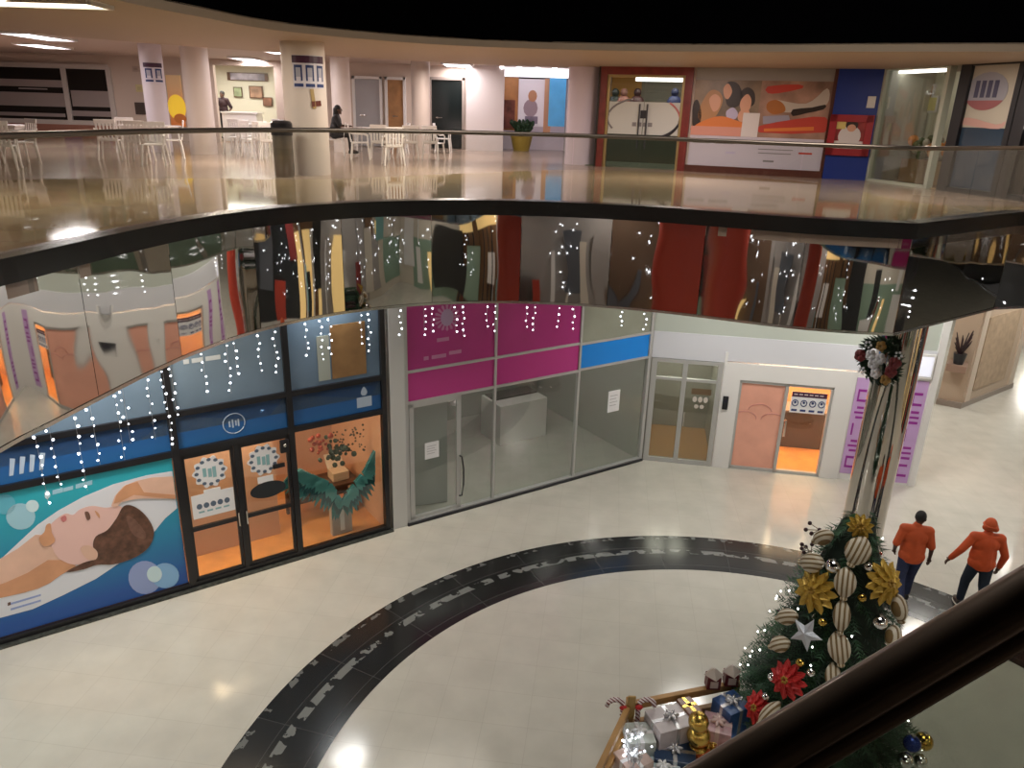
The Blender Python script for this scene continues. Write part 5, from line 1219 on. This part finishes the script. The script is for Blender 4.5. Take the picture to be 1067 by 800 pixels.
def ribbon_loop(parent, x, y, rx, rz, rot=0, k=1.0):
    P = on_tree(x, y); nrm = facing(P); P = P + nrm * .09
    X = nrm.cross(V((0, 0, 1))).normalized(); Y = X.cross(nrm)
    ca, sa = math.cos(rot), math.sin(rot); A = X * ca + Y * sa; B_ = -X * sa + Y * ca
    M = Matrix(((A.x, B_.x, nrm.x, 0), (A.y, B_.y, nrm.y, 0), (A.z, B_.z, nrm.z, 0), (0, 0, 0, 1)))
    b = MB(); b.sph((0, 0, 0), rx, rz, .09, 18)
    for v in b.b.verts:                        # pinched ends like a puffed loop
        t = abs(v.co.y) / rz; v.co.x *= 1 - .45 * t ** 3
    o = b.build('ribbon_loop', rib, None, True); o.matrix_basis = Matrix.Translation(P) @ M; adopt(o, parent)
    c = MB(); c.sph((0, -rz * .98, 0), rx * .35, .03, .05, 10); q = c.build('ribbon_knot', ribd, None, True); q.matrix_basis = Matrix.Translation(P) @ M; adopt(q, o)
rc_ = empty('ribbon_cascade', on_tree(880, 620), 'cream and gold striped ribbon cascading down the middle of the tree', 'ribbon')
for x, y, a, c, r in ((893, 573, .14, .18, .3), (881, 606, .12, .18, -.1), (877, 640, .095, .19, -.1), (874, 673, .125, .19, -.25), (868, 703, .09, .16, -.2)): ribbon_loop(rc_, x, y, a, c, r)
rb2 = empty('ribbon_cascade', on_tree(850, 590), 'striped ribbon loops curling down the gift side of the tree', 'ribbon')
for x, y, a, c, r in ((852, 588, .12, .17, 1.0), (864, 562, .09, .14, .6), (826, 644, .10, .15, .8), (818, 672, .10, .14, .7), (806, 742, .08, .2, .3)): ribbon_loop(rb2, x, y, a, c, r)
rb3 = empty('ribbon_cascade', on_tree(926, 640), 'striped ribbon loops on the tree side towards the men', 'ribbon')
for x, y, a, c, r in ((929, 632, .09, .16, .1), (924, 662, .09, .14, .4), (942, 700, .1, .15, .2)): ribbon_loop(rb3, x, y, a, c, r)
# star and balls
def star(x, y, r, lab):
    P = on_tree(x, y); nrm = facing(P); P = P + nrm * .09; X = nrm.cross(V((0, 0, 1))).normalized(); Y = X.cross(nrm)
    o = empty('star_ornament', P, lab, 'star ornament')
    b = MB(); pts = []
    for k in range(10):
        a = PI / 2 + 2 * PI * k / 10 + .15; rr = r if k % 2 == 0 else r * .45; pts.append(P + X * math.cos(a) * rr + Y * math.sin(a) * rr)
    f = b.b.verts.new(P + nrm * .05); g_ = b.b.verts.new(P - nrm * .05); vs_ = [b.b.verts.new(p) for p in pts]
    for k in range(10): b.b.faces.new((vs_[k], vs_[(k + 1) % 10], f)); b.b.faces.new((vs_[(k + 1) % 10], vs_[k], g_))
    b.build('star_body', mat('silver glitter', (.62, .66, .74), .35, .5, bump=.6, nscale=60), o)
    MB().tube([P + Y * r, P + Y * (r + .05), P + Y * (r + .07) - nrm * .04], .004, 6).build('hanger', steel, o)
star(843, 660, .20, 'silver star ornament at the middle of the tree')
star(921, 690, .16, 'pale silver star ornament on the tree just above the rail')
def ball(x, y, r, m, lab, grp=None, cap=steel):
    P = on_tree(x, y) + facing(on_tree(x, y)) * (r * .7)
    o = empty('bauble', P, lab, 'bauble', grp)
    MB().sph(P, r, seg=20).build('bauble_ball', m, o, True)
    MB().cyl(P + V((0, 0, r * .95)), P + V((0, 0, r * 1.2)), r * .22, seg=10).build('bauble_cap', cap, o)
sil = mat('silver bauble', (.78, .78, .80), .12, 1.0); gld = mat('gold bauble', (.66, .44, .10), .15, 1.0); blu = mat('blue bauble', (.03, .06, .30), .15, .6)
for x, y, r, m, lab in ((870, 590, .085, sil, 'silver bauble between the ribbon loops near the tree top'), (913, 647, .085, sil, 'silver ring bauble on the tree above the rail side'), (858, 648, .05, gld, 'small gold bauble right of the silver star'),
                        (807, 706, .055, sil, 'silver bauble beside the larger red poinsettia'), (800, 726, .05, sil, 'silver bauble between the two red poinsettias'), (835, 690, .05, gld, 'gold bauble under the silver star'), (897, 622, .05, gld, 'gold bauble between ribbon and gold poinsettia'),
                        (846, 700, .05, sil, 'silver bauble right of the larger red poinsettia'), (903, 590, .05, sil, 'silver bauble under the tree top by the chrome column'), (955, 772, .11, gld, 'large gold bauble seen through the near glass'), (944, 773, .10, blu, 'blue bauble seen through the near glass'), (938, 790, .09, sil, 'silver bauble seen through the near glass'), (966, 796, .08, sil, 'silver bauble lowest behind the near glass')):
    ball(x, y, r, m, lab)
# berry sprays poking out at the edge of the tree
bm_ = mat('dark berry', (.05, .02, .025), .4); tw = mat('pale twig', (.36, .30, .22), .6)
for x, y, lab in ((848, 552, 'berry spray sticking out at the tree top'), (818, 640, 'berry spray sticking out above the silver star'), (808, 672, 'berry spray sticking out beside the silver star'), (790, 700, 'lowest berry spray sticking out over the gifts'), (838, 575, 'pale leafy spray beside the upper ribbon loop')):
    n_ = V((TB.x, TB.y, 0)); dd = ray(x, y); P = CAM + dd * (n_.dot(n_) / dd.dot(n_)); z = P.z
    axis = V((TB.x, TB.y, z - .15)); o = empty('berry_spray', axis + (P - axis) * .6, lab, 'spray', 'berry sprays on the tree')
    s = MB()
    for k in range(6):
        tip = P + V((random.uniform(-.10, .10), random.uniform(-.10, .10), random.uniform(-.08, .14)))
        s.tube([axis + (P - axis) * .55, axis + (P - axis) * .85 + V((0, 0, .04)), tip], .006, 5); bb_ = MB(); bb_.sph(tip, .026, seg=8); bb_.build('berry', bm_, o, True)
    s.build('twig', tw, o)
# wreath on the chrome column
wpz = zat(905, 371, V((cb.x, cb.y, 0)) * .975)
wd_ = (V((-cb.x, -cb.y, 0)).normalized() + V((-.75, 0, 0))).normalized()
WP = V((cb.x, cb.y, wpz)) + wd_ * .56
wr = empty('wreath', WP, 'round christmas wreath with red and white trim high on the chrome column', 'wreath')
X = V((0, 0, 1)).cross(wd_).normalized(); Y = V((0, 0, 1))
b = MB()
for k in range(420):
    a = random.uniform(0, 2 * PI); t = random.uniform(0, 2 * PI); R = .30; r = .10
    c = WP + X * math.cos(a) * R + Y * math.sin(a) * R; q = c + (X * math.cos(a) + Y * math.sin(a)) * math.cos(t) * r * .6 + wd_ * abs(math.sin(t)) * r * .6
    e = c + (X * math.cos(a + .3) + Y * math.sin(a + .3)) * (math.cos(t) * r * 1.5) + wd_ * math.sin(t) * r * 1.3 + X * -math.sin(a) * .05; w = V((random.uniform(-.02, .02), random.uniform(-.02, .02), .02))
    b.b.faces.new([b.b.verts.new(p) for p in (q - w, q + w, e)])
b.tube([WP + X * math.cos(k * PI / 12) * .30 + Y * math.sin(k * PI / 12) * .30 for k in range(24)], .06, 8, True)
b.build('foliage', greens[0], wr)
def wblob(name, pts, m, r):
    for dx, dz in pts:
        b = MB(); p = WP + X * dx + Y * dz + wd_ * .11
        for k in range(5): b.sph(p + X * .05 * math.cos(k * 1.26) + Y * .05 * math.sin(k * 1.26), r, r * .8, r, 8)
        b.build(name, m, wr, True)
wblob('red_bow', [(-.30, .02), (.30, .06), (.26, -.1)], mat('wreath red', (.16, .015, .02), .5), .06)
wblob('white_bow', [(-.05, -.06), (.05, .06), (.02, -.2), (-.12, .08)], mat('wreath white', (.75, .75, .80), .4), .05)
wblob('gold_bow', [(.02, .27), (.2, -.26)], mat('wreath gold', (.35, .2, .05), .4), .045)
wblob('white_berry', [(.33, .2), (-.2, .24), (-.22, -.22)], mat('wreath white', (.75, .75, .8)), .022)

# ================================================================== GIFT CORRAL
wood = mat('pine rail', (.38, .21, .07), .5, noise=.2, nscale=4)
P1 = at(653, 768); P1 = V((P1.x, P1.y, 0)); hz_ = zat(655, 728, P1)
rl1 = at(660, 742, hz_ * .86); rl2 = at(766, 714, hz_ * .86)
P0 = at(618, 800, hz_ * .9) 
fn = empty('wooden_fence', P1, 'low golden wooden fence around the gifts at the foot of the tree', 'fence')
MB().abox(P1.x - .05, P1.x + .05, P1.y - .05, P1.y + .05, 0, hz_, .01).build('post', wood, fn)
P2 = V((rl2.x, rl2.y, 0)); MB().abox(P2.x - .05, P2.x + .05, P2.y - .05, P2.y + .05, 0, hz_, .01).build('post', wood, fn)
Pl = V((P0.x - .05, P0.y - .25, 0)); MB().abox(Pl.x - .05, Pl.x + .05, Pl.y - .05, Pl.y + .05, 0, hz_, .01).build('post', wood, fn)
def rail(A, B, w=.035, h=.05):
    d = B - A; M = Matrix.Translation((A + B) / 2) @ Matrix.Rotation(math.atan2(d.y, d.x), 4, 'Z'); MB().box(M, d.length, w * 2, h * 2, .008).build('rail', wood, fn)
zr = hz_ * .86
rail(V((P1.x + .05, P1.y, zr)), V((P2.x - .05, P2.y, zr))); rail(V((P1.x + .05, P1.y, .22)), V((P2.x - .05, P2.y, .22)))
rail(V((P1.x - .03, P1.y - .06, zr)), V((Pl.x, Pl.y, zr))); rail(V((P1.x - .03, P1.y - .06, .22)), V((Pl.x, Pl.y, .22)))
cane = stripe_mat('candy cane stripes', (.72, .66, .66), (.16, .012, .02), 11, 'DIAGONAL')
for k, (sx, sy, lab) in enumerate(((-.10, 0, 'striped candy cane on the outer side of the fence post'), (.10, .02, 'striped candy cane on the gift side of the fence post'))):
    o = empty('candy_cane', P1 + V((sx, sy, hz_ - .3)), lab, 'candy cane', 'candy canes on the fence post')
    pts = [P1 + V((sx, sy - .07, hz_ - .35 + .1 * j)) for j in range(4)] + [P1 + V((sx + (-1 if k == 0 else 1) * (.10 - .10 * math.cos(t)), sy - .07, hz_ - .05 + .10 * math.sin(t))) for t in [PI * j / 7 for j in range(1, 8)]]
    MB().tube(pts, .032, 10).build('cane_rod', cane, o, True)
    MB().sph(pts[3] + V((0, -.03, 0)), .05, .03, .035).build('bow', redm, o, True)
gl = tag(MB().box(Matrix.Translation(P1 + V((0, -.08, hz_ - .05))), .10, .03, .34, .01).build('gold_plaque', mat('antique gold', (.32, .20, .06), .4, .4)), 'antique gold ornament on top of the fence post', 'ornament')
def gift(x, y, z, sx, sy, sz, rz, m, rm, lab, bow=True):
    P = at(x, y, z + sz / 2); P = V((P.x, P.y, z))
    o = empty('gift_box', P, lab, 'gift', 'wrapped gifts inside the wooden fence', rz=rz)
    M = Matrix.Translation(P + V((0, 0, sz / 2))) @ Matrix.Rotation(rz, 4, 'Z')
    MB().box(M, sx, sy, sz, .008).build('box_body', m, o)
    b = MB(); b.box(M, sx * 1.012, .05, sz * 1.012); b.box(M, .05, sy * 1.012, sz * 1.012); b.build('ribbon', rm, o)
    if bow:
        b = MB(); T = P + V((0, 0, sz + .035))
        for k in range(6): a = k * PI / 3; b.sph(T + V((math.cos(a) * .05, math.sin(a) * .05, 0)), .05, .022, .03, 8, Matrix.Rotation(a, 4, 'Z'))
        b.build('bow', rm, o, True)
    return o
paper = lambda n, c, no=.1: mat(n, c, .3, noise=no, nscale=9)
gift(697, 764, 0, .52, .40, .52, .35, paper('silver lilac paper', (.50, .45, .46)), mat('silver ribbon', (.62, .62, .64), .25, .7), 'large silver lilac gift box in the middle of the fence')
gift(665, 776, 0, .34, .34, .40, .1, paper('pale green paper', (.50, .54, .50)), mat('white ribbon', (.75, .75, .75), .4), 'pale green gift box beside the fence post')
gift(659, 798, 0, .36, .34, .30, .5, paper('pinkish paper', (.52, .38, .33)), mat('white ribbon', (.75, .75, .75)), 'pinkish gift box nearest the fence corner')
gift(702, 790, 0, .50, .36, .26, -.15, paper('navy paper', (.02, .045, .10)), mat('silver ribbon', (.6, .6, .6)), 'navy blue gift box with silver ribbon in front of the big box')
gift(690, 806, 0, .42, .38, .2, .25, paper('icy paper', (.50, .60, .62)), mat('white ribbon', (.7, .7, .7)), 'icy blue gift box at the bottom edge of the photo')
gift(738, 785, 0, .46, .36, .24, .3, paper('red gold paper', (.42, .08, .02), .4), mat('gold ribbon', (.6, .4, .1), .25, .8), 'red and orange gift box under the gold ornaments')
gift(746, 768, .0, .34, .34, .46, -.3, paper('rose paper', (.45, .28, .30), .3), mat('rose ribbon', (.6, .45, .42), .3), 'rose coloured gift box beside the gold ornaments')
gift(760, 750, 0, .36, .34, .58, .5, paper('blue paper', (.03, .08, .22), .3), mat('silver ribbon', (.6, .6, .6)), 'bright blue gift box against the foot of the tree')
gift(716, 752, .0, .2, .3, .55, .4, paper('brown red paper', (.20, .08, .05)), mat('gold ribbon', (.6, .4, .1)), 'brown red gift box behind the big silver one', False)
gb = mat('gold foil', (.62, .42, .10), .25, .9, bump=.3, nscale=10)
for x, y, z, r, lab in ((728, 766, .42, .145, 'lower gold ball of the gold stack among the gifts'), (728, 752, .70, .125, 'upper gold ball of the gold stack among the gifts')):
    P = at(x, y, z); o = empty('gold_ball', P, lab, 'gold ball', 'stacked gold balls')
    MB().sph(P, r, seg=24).build('ball', gb, o, True); MB().cyl(P + V((0, 0, r * .95)), P + V((0, 0, r * 1.12)), .03).build('ball_cap', gb, o)
PG = at(728, 766, .42); sd_ = tag(MB().lathe((PG.x, PG.y, .241), [(.12, 0), (.10, .02), (.09, .04)], 20).build('ball_stand', gb), 'small gold base under the gold balls', 'stand')
lm = mat('dark red lantern', (.12, .012, .016), .4)
for x, y, lab in ((742, 716, 'dark red lantern on the fence rail, nearer the candy canes'), (760, 711, 'dark red lantern on the fence rail, nearer the tree')):
    q = at(x, y + 4, zr); t = ((q.x - P1.x) / (P2.x - P1.x)); p = P1.lerp(P2, t); p = V((p.x, p.y, zr + .052))
    o = empty('lantern', p, lab, 'lantern', 'red lanterns on the fence rail')
    MB().abox(p.x - .09, p.x + .09, p.y - .07, p.y + .07, p.z, p.z + .19, .01).build('lantern_body', lm, o)
    MB().lathe(p + V((0, 0, .191)), [(.13, 0), (.05, .07), (.02, .10)], 4).build('lantern_roof', mat('pale roof', (.42, .36, .32), .5), o)
    MB().abox(p.x - .05, p.x + .05, p.y - .08, p.y - .071, p.z + .04, p.z + .14).build('lantern_window', mat('pale window', (.6, .5, .45), .4), o)
# cellophane light bundle
random.seed(9)
b = MB(); bc = MB()
base = P1.lerp(Pl, .45) + V((.24, -.02, 0))
for k in range(46):
    p = base + V((random.uniform(-.13, .2), random.gauss(0, .2), random.uniform(.05, .55))); bc.sph(p, random.uniform(.010, .016), seg=6)
pts = [base + V((.09 * math.sin(k * 1.7), -.35 + .7 * k / 40, .3 + .24 * math.sin(k * 2.3))) for k in range(41)]
lb = empty('light_bundle', base, 'bundle of white fairy lights heaped inside the fence by its corner', 'fairy lights')
b.tube(pts, .006, 5).build('wire', wire, lb); bc.build('bulb', bulb, lb)['kind'] = 'stuff'
sn = tag(MB().sph(base + V((0, 0, .16)), .12, .30, .15, 18).build('white_wrap', mat('silver white wrap', (.60, .62, .62), .25, .3, bump=.8, nscale=14), None, True), 'crumpled silver white wrap under the fairy light bundle', 'wrapping')

# ================================================================== PEOPLE
def remesh(b, name, m, parent, vox, smooth=6, fac=.5):
    me = bpy.data.meshes.new('tmp'); b.b.to_mesh(me); b.b.free()
    o = bpy.data.objects.new('tmp', me); C.objects.link(o)
    r = o.modifiers.new('r', 'REMESH'); r.mode = 'VOXEL'; r.voxel_size = vox
    s = o.modifiers.new('s', 'SMOOTH'); s.iterations = smooth; s.factor = fac
    dg = bpy.context.evaluated_depsgraph_get(); nm_ = bpy.data.meshes.new_from_object(o.evaluated_get(dg))
    bpy.data.objects.remove(o)
    nm_.materials.clear(); nm_.materials.append(m)
    for p in nm_.polygons: p.use_smooth = True
    q = bpy.data.objects.new(name, nm_); C.objects.link(q); q.parent = parent
    return q
def hand(b, w, d, side, curl=.6):
    d = d.normalized(); sd = d.cross(V((0, 1, 0))); sd = sd.normalized() if sd.length > .1 else V((1, 0, 0)); nrm = sd.cross(d)
    b.cap(w, w + d * .045, .026, .03, 10)
    pc_ = w + d * .06; b.sph(pc_, .022, .040, .045, 12, d.to_track_quat('Z', 'X').to_matrix().to_4x4())
    fwd = V((0, 1, 0)) - d * d.y; fwd = fwd.normalized() if fwd.length > .1 else sd
    inw = V((-side, 0, 0)) - d * (-side * d.x); inw = inw.normalized() if inw.length > .1 else sd
    for k, L in enumerate((.070, .080, .076, .060)):
        f0 = pc_ + d * .035 + fwd * (.030 - .02 * k); f1 = f0 + (d + inw * .15).normalized() * L * .5; f2 = f1 + (d * (1 - curl * .5) + inw * curl).normalized() * L * .5
        b.cap(f0, f1, .0095, .009, 8); b.cap(f1, f2, .009, .0075, 8)
    t0 = pc_ + fwd * .03 - d * .02; t1 = t0 + (fwd * .8 + d * .5).normalized() * .035; b.cap(t0, t1, .011, .0105, 8); b.cap(t1, t1 + (d + fwd * .15 + inw * .3).normalized() * .033, .0105, .009, 8)
def person(P, rz, J, lab, skin, shirt, trous, shoe, hair=None, cap=None, sleeve='short', scale=1.0, turn=0.0, longhair=False, tor=1.0):
    o = empty('person', P, lab, 'person', rz=rz); o.scale = (scale,) * 3
    j = {k: V(v) for k, v in J.items()}
    b = MB()
    b.sph(j['pelvis'], .165 * tor, .115, .12); b.sph(j['belly'], .155 * tor, .115, .15); b.sph(j['chest'], .175 * tor, .12, .17)
    b.cap(j['shL'], j['shR'], .062, .062); b.cap(j['pelvis'], j['chest'], .12, .12)
    b.cap(j['neck'], j['head'] - V((0, 0, .06)), .055, .05)
    T = Matrix.Rotation(turn, 4, 'Z'); h = j['head']
    def hp(x, y, z): return h + (T @ V((x, y, z)))
    b.sph(h, .076, .095, .112, 18, T); b.sph(hp(0, .035, -.06), .055, .058, .055, 12)
    b.cap(hp(0, .092, .015), hp(0, .112, -.022), .009, .014, 8); b.cap(hp(-.03, .085, .028), hp(.03, .085, .028), .012, .012, 8)
    b.cap(hp(-.02, .085, -.062), hp(.02, .085, -.062), .010, .010, 8); b.sph(hp(0, .07, -.10), .028, .026, .022, 10)
    for s in (-1, 1): b.sph(hp(s * .078, -.005, -.005), .012, .022, .034, 8)
    for s in 'LR':
        sg_ = -1 if s == 'L' else 1
        b.cap(j['sh' + s], j['el' + s], .050, .040); b.cap(j['el' + s], j['wr' + s], .040, .026)
        hand(b, j['wr' + s], j['wr' + s] - j['el' + s] if 'hd' + s not in j else j['hd' + s], sg_)
        b.cap(j['hip' + s], j['kn' + s], .088, .058); b.cap(j['kn' + s], j['an' + s], .056, .038)
        f = j['ft' + s]; b.cap(j['an' + s], j['an' + s] + f * .12 - V((0, 0, .045)), .04, .036)
    remesh(b, 'body', skin, o, .009, 5)
    e = MB()
    for s in (-1, 1): e.sph(hp(s * .03, .083, .005), .011, seg=8)
    e.build('eyes', mat('eye', (.05, .04, .035), .2), o, True)
    b = MB()
    b.sph(j['pelvis'] + V((0, 0, .0)), .192 * tor, .148, .15); b.cyl(j['pelvis'] - V((0, 0, .10)), j['belly'], .150, .155, 20); b.sph(j['belly'] - V((0, 0, .06)), .184 * tor, .142, .18); b.sph(j['belly'], .178 * tor, .138, .17); b.sph(j['chest'], .196 * tor, .142, .18); b.cap(j['shL'], j['shR'], .082, .082); b.cap(j['pelvis'] + V((0, 0, .06)), j['chest'], .150, .14)
    for s in 'LR':
        if sleeve == 'short': b.cap(j['sh' + s], j['sh' + s].lerp(j['el' + s], .9), .074, .062)
        else: b.cap(j['sh' + s], j['el' + s], .073, .060); b.cap(j['el' + s], j['el' + s].lerp(j['wr' + s], .95), .060, .045)
    b.cap(j['neck'] - V((0, 0, .03)), j['neck'] + V((0, 0, .02)), .078, .068)
    remesh(b, 'shirt', shirt, o, .012, 4)
    b = MB(); b.sph(j['pelvis'] - V((0, 0, .02)), .182 * tor, .135, .13)
    for s in 'LR': b.cap(j['hip' + s], j['kn' + s], .105, .078); b.cap(j['kn' + s], j['an' + s] + (j['kn' + s] - j['an' + s]).normalized() * .05, .076, .062)
    remesh(b, 'trousers', trous, o, .012, 4)
    for s in 'LR':
        f = j['ft' + s].normalized(); a = j['an' + s]; b = MB()
        up_ = V((0, 0, 1)) - f * f.z; up_ = up_.normalized(); sd = f.cross(up_)
        M = Matrix(((f.x, sd.x, up_.x, 0), (f.y, sd.y, up_.y, 0), (f.z, sd.z, up_.z, 0), (0, 0, 0, 1)))
        c = a + f * .06 - up_ * .045
        b.sph(c, .145, .052, .05, 16, M); b.sph(a - up_ * .03 - f * .02, .06, .05, .06, 12, M); b.sph(c - up_ * .015, .15, .056, .03, 14, M)
        sh = remesh(b, 'shoe', shoe, o, .01, 3)
        b = MB(); b.sph(c - up_ * .045, .152, .056, .016, 16, M); so = b.build('sole', mat('pale sole', (.6, .6, .56), .5), sh, True)
        so.parent = sh; so.matrix_basis = Matrix()
    if hair:
        b = MB(); b.sph(hp(0, -.014, .028), .084, .098, .102, 18, T)
        if longhair: b.cap(hp(0, -.05, 0), hp(0, -.075, -.24), .085, .075)
        hm = b.build('hair', hair, None, True); hm.parent = o; hm.matrix_basis = Matrix()
    if cap:
        b = MB(); b.sph(hp(0, -.012, .028), .092, .108, .108, 20, T); b.cap(hp(-.07, -.06, -.02), hp(.07, -.06, -.02), .05, .05)
        cm_ = remesh(b, 'cap', cap, o, .009, 4); b = MB()
        b.tube([hp(.096 * math.cos(t * PI / 10), .112 * math.sin(t * PI / 10) - .012, .015) for t in range(20)], .014, 8, True); br = b.build('cap_band', cap, None, True); br.parent = cm_; br.matrix_basis = Matrix()
    return o
skd = mat('dark brown skin', (.09, .045, .03), .5); orange = mat('orange shirt', (.50, .075, .015), .7, noise=.12, nscale=7, bump=.2)
jean = mat('navy jeans', (.02, .03, .085), .8, noise=.2, nscale=20); shoe = mat('dark shoe', (.02, .018, .018), .5); hairk = mat('black hair', (.01, .009, .009), .7)
M1 = at(938, 628); M2 = at(1009, 636)
walk1 = dict(pelvis=(0, 0, .93), belly=(0, .02, 1.10), chest=(0, .035, 1.27), neck=(.0, .05, 1.44), head=(.03, .075, 1.59), shL=(-.185, .03, 1.39), shR=(.185, .03, 1.39), elL=(-.29, -.06, 1.12), wrL=(-.24, .10, .93), elR=(.27, .0, 1.10), wrR=(.31, .10, .86),
             hipL=(-.09, 0, .90), hipR=(.09, 0, .90), knL=(-.10, -.02, .50), anL=(-.10, -.28, .19), ftL=(0, .75, -.66), knR=(.10, .14, .50), anR=(.10, .15, .10), ftR=(0, 1, 0))
p1 = person(M1, -.22, walk1, 'man with black hair in orange T-shirt and jeans walking beside the christmas tree', skd, orange, jean, shoe, hair=hairk, turn=-.5, scale=1.0, tor=1.08)
walk2 = dict(pelvis=(0, 0, .93), belly=(0, .02, 1.10), chest=(0, .03, 1.27), neck=(0, .04, 1.44), head=(.01, .06, 1.58), shL=(-.195, .02, 1.38), shR=(.195, .02, 1.38), elL=(-.36, -.02, 1.14), wrL=(-.45, .06, .92), elR=(.30, -.03, 1.10), wrR=(.30, .05, .85),
             hipL=(-.09, 0, .90), hipR=(.09, 0, .90), knL=(-.11, .12, .50), anL=(-.11, .14, .10), ftL=(0, 1, 0), knR=(.11, -.02, .50), anR=(.11, -.26, .16), ftR=(0, .82, -.55))
p2 = person(M2, -.15, walk2, 'man in orange cap, orange long-sleeved shirt and jeans walking away by the rail', skd, mat('orange shirt two', (.52, .07, .012), .7, noise=.12, nscale=7, bump=.2), mat('dark jeans', (.012, .022, .04), .8), shoe, cap=mat('orange cap', (.52, .085, .02), .8, bump=.2, nscale=20), sleeve='long', turn=-.25, tor=1.12)
sit = dict(pelvis=(0, 0, .55), belly=(0, .02, .70), chest=(0, .06, .88), neck=(0, .08, 1.05), head=(0, .12, 1.19), shL=(-.17, .06, .99), shR=(.17, .06, .99), elL=(-.24, .16, .76), wrL=(-.10, .36, .76), elR=(.24, .16, .76), wrR=(.10, .36, .76), hdL=(.3, 1, -.1), hdR=(-.3, 1, -.1),
           hipL=(-.09, .02, .53), hipR=(.09, .02, .53), knL=(-.10, .42, .53), anL=(-.10, .44, .10), ftL=(0, 1, 0), knR=(.10, .42, .53), anR=(.10, .44, .10), ftR=(0, 1, 0))
SP = upx(350, 162); SP = V((SP.x, SP.y, ZU + .05))
person(SP, 1.75 + PI, sit, 'person with long dark hair in black sitting at the food court beside the round pillar', skd, mat('black top', (.012, .011, .014), .7), mat('dark trousers', (.02, .02, .025), .8), shoe, hair=hairk, longhair=True)
u, z = bu(231, 120, -1.6)
stand = dict(walk1); stand.update(knL=(-.10, .02, .50), anL=(-.10, 0, .10), ftL=(0, 1, 0), knR=(.10, .02, .50), anR=(.10, 0, .10), head=(0, .04, 1.59), neck=(0, .02, 1.44), elR=(.30, .05, 1.15), wrR=(.2, .28, 1.2), hdR=(-.3, 1, .2))
person(BK.P(u, .03, -1.9), PI * .9, stand, 'person in dark clothes standing behind the counter of the lit shop', skd, mat('maroon black top', (.03, .012, .018), .7), mat('dark trousers', (.02, .02, .025)), shoe, hair=hairk)

# ================================================================== LIGHT
wl = bpy.data.worlds.new('World'); bpy.context.scene.world = wl; wl.use_nodes = True
wl.node_tree.nodes['Background'].inputs[0].default_value = (.9, .85, .8, 1); wl.node_tree.nodes['Background'].inputs[1].default_value = .01
warm = (1, .965, .90)
for (x, y, p) in ((-7.5, 5.5, 120), (-5.6, 9.0, 105), (-3.2, 12.0, 90), (-.4, 14.3, 90), (4.1, 13.6, 110), (7.4, 14.0, 90), (10.5, 16.2, 130), (15.4, 19.6, 190), (9.5, 20, 130), (14, 26, 200), (27, 25, 220), (12, 3.5, 150), (9, -2, 150), (3, -2.4, 150), (-3, -2.4, 150), (-9, -2, 160), (12.4, 9, 130), (10, 30, 200), (26, 36, 220)):
    area('lamp_walkway', (x, y, LC - .04), .7, .4, p * (.8 if y > 5.2 else .38), warm)
area('lamp_roof', (3.5, 7.5, 12.8), 5, 5, 450, (1, .95, .88))  # unseen fill light added high over the atrium to brighten its floor

# ================================================================== CAMERA
cd = bpy.data.cameras.new('Camera'); cam = bpy.data.objects.new('Camera', cd); C.objects.link(cam)
M = Matrix((RT, UP, -FW)).transposed().to_4x4(); M.translation = CAM
cam.matrix_world = M
cd.sensor_fit = 'HORIZONTAL'; cd.sensor_width = 36; cd.lens = F_PX / 1067 * 36; cd.clip_start = .02; cd.clip_end = 200
sc = bpy.context.scene; sc.camera = cam
sc.view_settings.view_transform = 'Standard'; sc.view_settings.look = 'None'; sc.view_settings.exposure = 0; sc.view_settings.gamma = 1
sc.view_settings.use_curve_mapping = False
